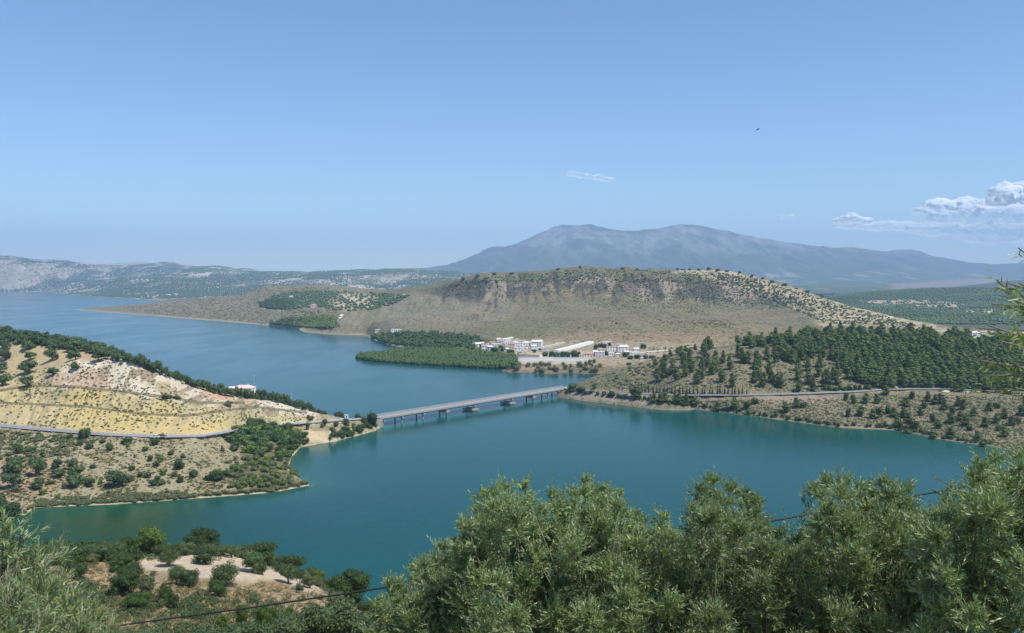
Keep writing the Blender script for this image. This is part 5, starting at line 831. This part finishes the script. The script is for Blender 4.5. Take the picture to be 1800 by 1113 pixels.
# ================================================================ THE OLIVES IN FRONT OF THE CAMERA
m_leafF = leaf_mat('olive_leaf', (.056, .098, .026), (.30, .37, .15), back=(.35, .41, .24), rough=.36, transl=.2, spec=.5)
m_leafB = leaf_mat('young_olive_leaf', (.17, .23, .06), (.36, .42, .15), back=(.42, .46, .30), rough=.4, transl=.25, spec=.5)
m_twig = plain('olive_twig', (.20, .18, .13), .8, .2, 20)
def shoots(base, d, L, nl, ll, lw, curl=.25):
    """leafy olive shoots: opposite pairs of narrow leaves along a bent twig"""
    m = len(base); d = unit(d); a = unit(np.cross(d, rng.normal(size=(m, 3)))); b2 = np.cross(d, a)
    t = (np.arange(nl)[None, :] + rng.random((m, nl)) * .6) / nl * .93 + .07; ph = (np.arange(nl) % 2)[None, :] * math.pi + (np.arange(nl) // 2)[None, :] * (math.pi / 2) + rng.normal(size=(m, nl)) * .35 + rng.random((m, 1)) * 6.28
    L = np.asarray(L)[:, None]; cur = a[:, None, :] * (curl * L * t ** 2)[..., None]; pos = base[:, None, :] + d[:, None, :] * (L * t)[..., None] + cur
    dd = unit(d[:, None, :] + a[:, None, :] * (2 * curl * t)[..., None]); rad = a[:, None, :] * np.cos(ph)[..., None] + b2[:, None, :] * np.sin(ph)[..., None]
    al = np.radians(rng.uniform(16, 50, (m, nl)))[..., None]; ld = unit(dd * np.cos(al) + rad * np.sin(al) + rng.normal(size=(m, nl, 3)) * .12); w = unit(np.cross(ld, dd) + rng.normal(size=ld.shape) * .25); nn = np.cross(w, ld); sg = np.sign((nn * dd).sum(-1, keepdims=True)); nn = nn * sg
    l = (ll * rng.uniform(.6, 1.15, (m, nl)) * (1 - .45 * (t - .5).clip(0) * 2))[..., None]; wd = lw * l / ll; bend = -nn * l * .10
    v0 = pos; v1 = pos + ld * l * .42 + w * wd * .5 * sg + nn * wd * .12; v2 = pos + ld * l + bend; v3 = pos + ld * l * .42 - w * wd * .5 * sg + nn * wd * .12
    V = np.stack([v0, v1, v2, v3], 2).reshape(-1, 3); k = m * nl; q = np.arange(k)[:, None] * 4; Fc = np.concatenate([q + [0, 1, 2], q + [0, 2, 3]]); tone = np.clip(rng.random(k) * .6 + np.repeat(rng.random(m) * .5, nl), 0, 1); axis = [(base[i], base[i] + d[i] * L[i] * .5 + a[i] * curl * L[i] * .25, base[i] + d[i] * L[i] + a[i] * curl * L[i]) for i in range(m)]
    return V, Fc, np.concatenate([tone, tone]), axis
def front_olive(base, fork, lumps, label, lp, mat, nsh=38, nl=18, ll=.060, lw=.0145, up=.75, inner=.35):
    r = obj('olive_tree', None, loc=base); tag(r, label, 'tree'); base = np.asarray(base, float); fork = np.asarray(fork, float); B = []; Dr = []; Ls = []
    for c, rad in lumps:
        c = np.asarray(c); n = max(4, int(nsh * (rad / .17) ** 1.3)); dv = unit(rng.normal(size=(n, 3)) + [0, 0, up]); st = c + dv * rad * rng.uniform(0, .35, (n, 1)); st[:, 2] -= rad * .25
        B.append(st); Dr.append(unit(dv * [1, 1, .8] + [0, 0, .65])); Ls.append(rng.uniform(.6, 1.45, n) * max(rad, .12))
    tb = MB(); tb.tube([(0, 0, -.4), (.05, 0, .3), Vector(fork - base)], [.19, .14, .12], 9); C = np.array([c for c, _ in lumps]); k = min(7, len(C)); cen = C[rng.choice(len(C), k, False)]
    for _ in range(6):
        a = np.argmin(((C[:, None] - cen[None]) ** 2).sum(-1), 1); cen = np.array([C[a == i].mean(0) if (a == i).any() else cen[i] for i in range(k)])
    br = MB()
    for i in range(k):
        hub = fork + (cen[i] - fork) * .62 + [0, 0, -.12]; mid = (fork + hub) / 2 + rng.normal(size=3) * .06; br.tube([Vector(fork - base), Vector(mid - base), Vector(hub - base)], [.05, .035, .02], 7)
        for c in C[a == i]:
            md = (hub + c) / 2 + rng.normal(size=3) * .04; br.tube([Vector(hub - base), Vector(md - base), Vector(c - base + [0, 0, .02])], [.011, .008, .004], 5)
            nn_ = max(4, int(np.linalg.norm(c - hub) / .075)); tt_ = rng.uniform(.25, 1.0, nn_)[:, None]; pp = hub + (c - hub) * tt_ + rng.normal(size=(nn_, 3)) * .03; B.append(pp); Dr.append(unit(unit(c - hub) * .5 + rng.normal(size=(nn_, 3)) * .75 + [0, -.15, .35])); Ls.append(rng.uniform(.14, .30, nn_))
    B = np.concatenate(B); Dr = np.concatenate(Dr); Ls = np.concatenate(Ls); V, Fc, T, ax = shoots(B, Dr, Ls, nl, ll, lw)
    obj('crown', mesh('crown', V - base, Fc, mat, tone=T), r)
    tb.obj('trunk', m_bark, r, True); br.obj('branches', m_twig, r, True)
    tw = MB()
    for i in rng.choice(len(ax), min(len(ax), 900), False): tw.tube([Vector(p - base) for p in ax[i]], [.0028, .002, .001], 3)
    tw.obj('twigs', m_twig, r); return r
SIL = [(655, 1100), (662, 1045), (690, 1010), (705, 1022), (735, 985), (745, 978), (757, 988), (775, 948), (785, 975), (800, 950), (815, 940), (822, 908), (842, 905), (845, 860), (866, 852), (886, 842), (920, 842), (927, 872), (950, 884), (975, 855), (986, 888), (1004, 852), (1030, 832), (1045, 850), (1064, 846), (1085, 856), (1092, 888), (1112, 892), (1132, 904), (1163, 896), (1172, 926), (1192, 936), (1210, 930), (1218, 884), (1228, 846), (1250, 830), (1282, 845), (1308, 850), (1328, 866), (1336, 896), (1350, 926), (1362, 876), (1372, 926), (1400, 936), (1425, 930), (1438, 908), (1436, 846), (1452, 830), (1480, 832), (1492, 864), (1512, 838), (1530, 854), (1538, 874), (1556, 834), (1570, 854), (1590, 846), (1610, 870), (1622, 902), (1640, 894), (1644, 864), (1672, 850), (1708, 840), (1722, 806), (1750, 794), (1790, 788), (1860, 772), (1960, 760)]
sx, sy = np.array(SIL).T
def lumps_in(x0, x1, D0, D1, n, rpx=(24, 44), ymax=1175):
    out = []
    for x, y in SIL:                                     # tufts on the outline itself
        if x0 <= x <= x1:
            
            for r, o in ((16, 3), (19, 22), (26, 52)): D = rng.uniform(D0, D1); out.append((P(x + rng.normal() * 3 * (o > 5), y + r + o, D=D), r * D / F * 1.05))
    for _ in range(n):
        x = rng.uniform(x0 - 10, x1 + 10); r = rng.uniform(*rpx); tp = max(np.interp(x, sx, sy), np.interp(x - 14, sx, sy), np.interp(x + 14, sx, sy)) + r * 1.6; y = tp + (ymax - tp) * rng.random() ** 1.25; D = rng.uniform(D0, D1) - .5 * (y - tp) / 300
        out.append((P(x, y, D=D), r * D / F))
    def clear(c, r): x, y = pix(*c); rp = r * F / c[1]; return not ((1336 < x < 1436 and y - rp < 928 + .0 * x) or (1604 < x < 1648 and y - rp < 890))
    return [q for q in out if clear(*q)]
def gz(x, y): return float(near.h(x, y))
for x0, x1, D0, D1, n, lab, kw in ((655, 835, 8.4, 10.3, 52, 'low grey green olive at the left end of the front row of olives', {}), (822, 1172, 7.8, 10.4, 150, 'big olive with two tufted tops in the middle foreground', {}), (1165, 1436, 7.8, 10.4, 118, 'foreground olive with one feathery top in front of the open water', {}), (1425, 1640, 7.6, 10.0, 98, 'foreground olive with three short tops, crossed behind by the cable', {}), (1632, 1960, 6.3, 8.6, 140, 'tallest foreground olive filling the lower right corner', {})):
    xm = (x0 + x1) / 2; Dm = (D0 + D1) / 2 + .4; b_ = G(xm, Dm, 94); b_[2] = gz(b_[0], b_[1]); front_olive(b_, b_ + [rng.normal() * .15, 0, 1.0], lumps_in(x0, x1, D0, D1, n), lab, None, m_leafF, **kw)
# the close olive at the lower left corner
ls = []
for x, y, r, D in [(8, 945, 16, 4.2), (36, 950, 13, 4.3), (15, 1000, 34, 4.4), (60, 990, 26, 4.6), (88, 985, 22, 4.7), (70, 1040, 40, 4.4), (20, 1060, 44, 4.0), (120, 1075, 42, 4.5), (165, 1085, 34, 4.7), (60, 1110, 50, 4.1), (130, 1120, 50, 4.3), (0, 1120, 60, 3.9), (185, 1125, 30, 4.6), (-40, 1000, 60, 4.3), (-60, 1080, 70, 4.2), (100, 1040, 26, 4.8), (45, 1020, 30, 4.8), (-20, 950, 30, 4.5), (-20, 1040, 46, 4.4), (95, 1100, 40, 4.6), (30, 1160, 60, 4.2), (150, 1160, 60, 4.4)]:
    ls.append((P(x, y, D=D), r * D / F * 1.15))
b_ = G(-90, 4.9, 95.5); b_[2] = gz(b_[0], b_[1]); front_olive(b_, b_ + [0, 0, .9], ls, 'close olive with long pale leaves in the lower left corner', None, m_leafF, nsh=28, nl=16, ll=.060, lw=.0115, up=.6)
# the twigs reaching in from the right edge
def side_branch():
    S = [((1960, 660), (1850, 600), (1753, 492), 22), ((1960, 640), (1860, 560), (1765, 520), 20), ((1960, 600), (1870, 500), (1790, 436), 12), ((1980, 680), (1850, 610), (1738, 572), 20), ((1980, 690), (1850, 655), (1712, 632), 16), ((1980, 700), (1860, 680), (1750, 640), 16), ((1990, 720), (1860, 705), (1712, 684), 18), ((1990, 730), (1850, 700), (1768, 655), 18), ((1980, 640), (1870, 560), (1782, 545), 18), ((1980, 650), (1880, 600), (1790, 590), 16), ((1990, 720), (1880, 700), (1785, 682), 18), ((1985, 610), (1870, 540), (1745, 535), 18), ((1980, 580), (1860, 520), (1770, 498), 18), ((1985, 670), (1870, 630), (1760, 600), 18), ((1990, 700), (1860, 660), (1730, 660), 18), ((1980, 620), (1880, 580), (1795, 565), 18)]
    b0 = P(2010, 1300, D=2.4); r = obj('olive_branch', None, loc=b0); tag(r, 'thin out of focus olive twigs with pale leaves reaching in from the right edge', 'branch')
    st = MB(); st.tube([(0, 0, -2.2), (0, 0, 0), Vector(P(2000, 700, D=2.3) - b0), Vector(P(1990, 450, D=2.3) - b0)], [.06, .04, .025, .01], 7); B = []; Dv = []; L = []
    for a, m_, e, n in S:
        D = rng.uniform(1.9, 2.25); p = [P(*a, D=2.3), P(*m_, D=(D + 2.3) / 2), P(*e, D=D)]; tq = MB(); tq.tube([Vector(q - b0) for q in p], [.006, .004, .0015], 5); tq.obj('twig', m_twig, r, True); B.append(p[1] + (p[2] - p[1]) * .25); Dv.append(p[2] - p[1]); L.append(np.linalg.norm(p[2] - p[1]) * .8)
    V, Fc, T, _ = shoots(np.array(B), np.array(Dv), np.array(L), 20, .046, .0095, .15); obj('leaves', mesh('leaves', V - b0, Fc, m_leafB, tone=T), r); st.obj('limb', m_twig, r, True)
side_branch()
# ---- the cable, the birds, the clouds
m_cab = plain('black_cable', (.025, .025, .025), .6, .2, 40)
cp_ = [P(x, y, D=15) for x, y in [(-900, 1215), (-300, 1163), (200, 1101), (450, 1067), (690, 1031), (1000, 979), (1340, 919), (1640, 866), (2200, 762), (3000, 600)]]
m = MB(); m.tube([Vector(p) for p in dens(cp_, .5)], .0165, 6); tag(m.obj('power_cable', m_cab, None, True), 'thick black overhead cable sagging across the view behind the front olives', 'cable')
def bird(p, s, rz, roll, label):
    r = obj('bird', None, loc=p, rz=rz); r.rotation_euler = (roll, 0, rz); tag(r, label, 'bird'); r.scale = (s, s, s); m = MB(); m.tube([(-.5, 0, 0), (-.32, 0, .01), (-.05, 0, .02), (.25, 0, .02), (.38, 0, .03), (.47, 0, .02)], [.02, .06, .085, .075, .05, .008], 8); m.add([(-.42, -.04, 0), (-.42, .04, 0), (-.72, .10, .0), (-.66, 0, 0), (-.72, -.10, .0)], [(0, 1, 2, 3, 4)]); m.obj('body', m_cab, r, True)
    for q in (-1, 1): m = MB(); m.add([(.18, q * .05, .03), (.2, q * .4, .12), (.05, q * .8, .10), (-.22, q * 1.05, .03), (-.12, q * .6, .08), (-.15, q * .05, .03), (.16, q * .05, .0), (.18, q * .4, .1), (-.12, q * .6, .06), (-.15, q * .05, .0)], [(0, 1, 2, 3, 4, 5), (6, 9, 8, 7), (0, 6, 7, 1), (5, 4, 8, 9), (1, 7, 2), (4, 3, 8), (2, 7, 8, 3), (0, 5, 9, 6)]); m.obj('wing', m_cab, r)
bird(P(1332, 228, D=90), .36, .15, -.25, 'dark bird gliding high in the blue sky right of the centre'); bird(P(1513, 425, D=160), .17, .4, .2, 'tiny dark bird low in the sky above the mountain ridge')
def cloud_mat(name, amax, z0, z1, sc=.002, cut=.25):
    m, t, b, o = new_mat(name); b.inputs['Base Color'].default_value = (.97, .97, .97, 1); b.inputs['Roughness'].default_value = 1; b.inputs['Specular IOR Level'].default_value = 0
    gn = nd(t, 'ShaderNodeNewGeometry'); va = nd(t, 'ShaderNodeVectorMath', operation='ADD'); t.links.new(gn.outputs['Normal'], va.inputs[0]); va.inputs[1].default_value = tuple(5.0 * v for v in sd); vn = nd(t, 'ShaderNodeVectorMath', operation='NORMALIZE'); t.links.new(va.outputs[0], vn.inputs[0]); t.links.new(vn.outputs[0], b.inputs['Normal'])   # light wraps round a cloud
    g = nd(t, 'ShaderNodeTexCoord'); n = nz(t, g.outputs['Object'], sc, 5, .6); sp = nd(t, 'ShaderNodeSeparateXYZ'); t.links.new(g.outputs['Object'], sp.inputs[0]); r = nd(t, 'ShaderNodeMapRange'); t.links.new(sp.outputs[2], r.inputs[0]); r.inputs[1].default_value = z0; r.inputs[2].default_value = z1; r.inputs[3].default_value = 0; r.inputs[4].default_value = 1
    f = mathn(t, 'MULTIPLY', mathn(t, 'MULTIPLY', mathn(t, 'SUBTRACT', n, cut), 2.4, True), r.outputs[0]); f = mathn(t, 'MULTIPLY', f, amax)
    tr = nd(t, 'ShaderNodeBsdfTransparent'); tl = nd(t, 'ShaderNodeBsdfTranslucent'); tl.inputs[0].default_value = (.93, .93, .95, 1); m2 = nd(t, 'ShaderNodeMixShader'); m2.inputs[0].default_value = .08; t.links.new(b.outputs[0], m2.inputs[1]); t.links.new(tl.outputs[0], m2.inputs[2])
    mx = nd(t, 'ShaderNodeMixShader'); t.links.new(f, mx.inputs[0]); t.links.new(tr.outputs[0], mx.inputs[1]); t.links.new(m2.outputs[0], mx.inputs[2]); t.links.new(mx.outputs[0], o.inputs[0]); return m
m_cl = cloud_mat('cloud', .88, -800, 100); m_puff = cloud_mat('cloud_puff', .95, -180, -20, .004); m_wisp = cloud_mat('cloud_wisp', .6, -900, -500, .011, .42); m_veil = cloud_mat('cloud_veil', .42, -900, -300, .0022)
def cloud(blobs, D, label, mt=m_cl, vox=35):
    Vs = []; Fs = []; o = 0
    for x, y, rx, ry in blobs:
        k = D / F; V = lumpy(I2[0], (0, 0, 0), (rx * k, rx * k * .8, ry * k), rng.random() * 40, .45) + P(x, y, D=D + rng.uniform(-200, 200)); Vs.append(V); Fs.append(I2[1] + o); o += len(V)
    V = np.concatenate(Vs); c = V.mean(0); small = max(q[2] for q in blobs) < 24; ob = obj('cloud', mesh('cloud', V - c, np.concatenate(Fs), mt), loc=c); md = ob.modifiers.new('remesh', 'REMESH'); md.mode = 'VOXEL'; md.voxel_size = vox
    tx = bpy.data.textures.new('puffs', 'CLOUDS'); tx.noise_scale = 110 if small else 260; tx.noise_depth = 4; dm = ob.modifiers.new('puffs', 'DISPLACE'); dm.texture = tx; dm.strength = 50 if small else 170; dm.mid_level = .5; tag(ob, label, 'cloud')
big = [(1765, 343, 28, 20), (1795, 346, 34, 28), (1745, 356, 22, 12), (1700, 360, 32, 15), (1655, 364, 30, 15), (1630, 372, 26, 9), (1720, 378, 50, 18), (1780, 380, 50, 22), (1840, 345, 44, 32), (1900, 355, 54, 36), (1860, 380, 60, 18), (1670, 380, 40, 8)]
cloud(big, 21500, 'big white heaped cloud at the right edge of the sky'); cloud([(1495, 384, 22, 7), (1478, 388, 20, 6), (1515, 388, 18, 6), (1496, 378, 11, 5)], 21500, 'small white puff cloud over the right part of the mountain', m_puff)
cloud([(1005, 306, 14, 5), (1025, 309, 16, 5), (1050, 312, 18, 5), (1070, 316, 14, 5)], 21500, 'thin wispy cloud in the middle of the sky', m_wisp); cloud([(1382, 381, 16, 3.5)], 21500, 'very faint small cloud left of the puff cloud', m_wisp); cloud([(1560, 398, 60, 9), (1640, 402, 60, 12), (1740, 408, 80, 18), (1820, 412, 60, 20), (1500, 397, 40, 6)], 22500, 'pale veil of cloud hanging below the big white cloud', m_veil)
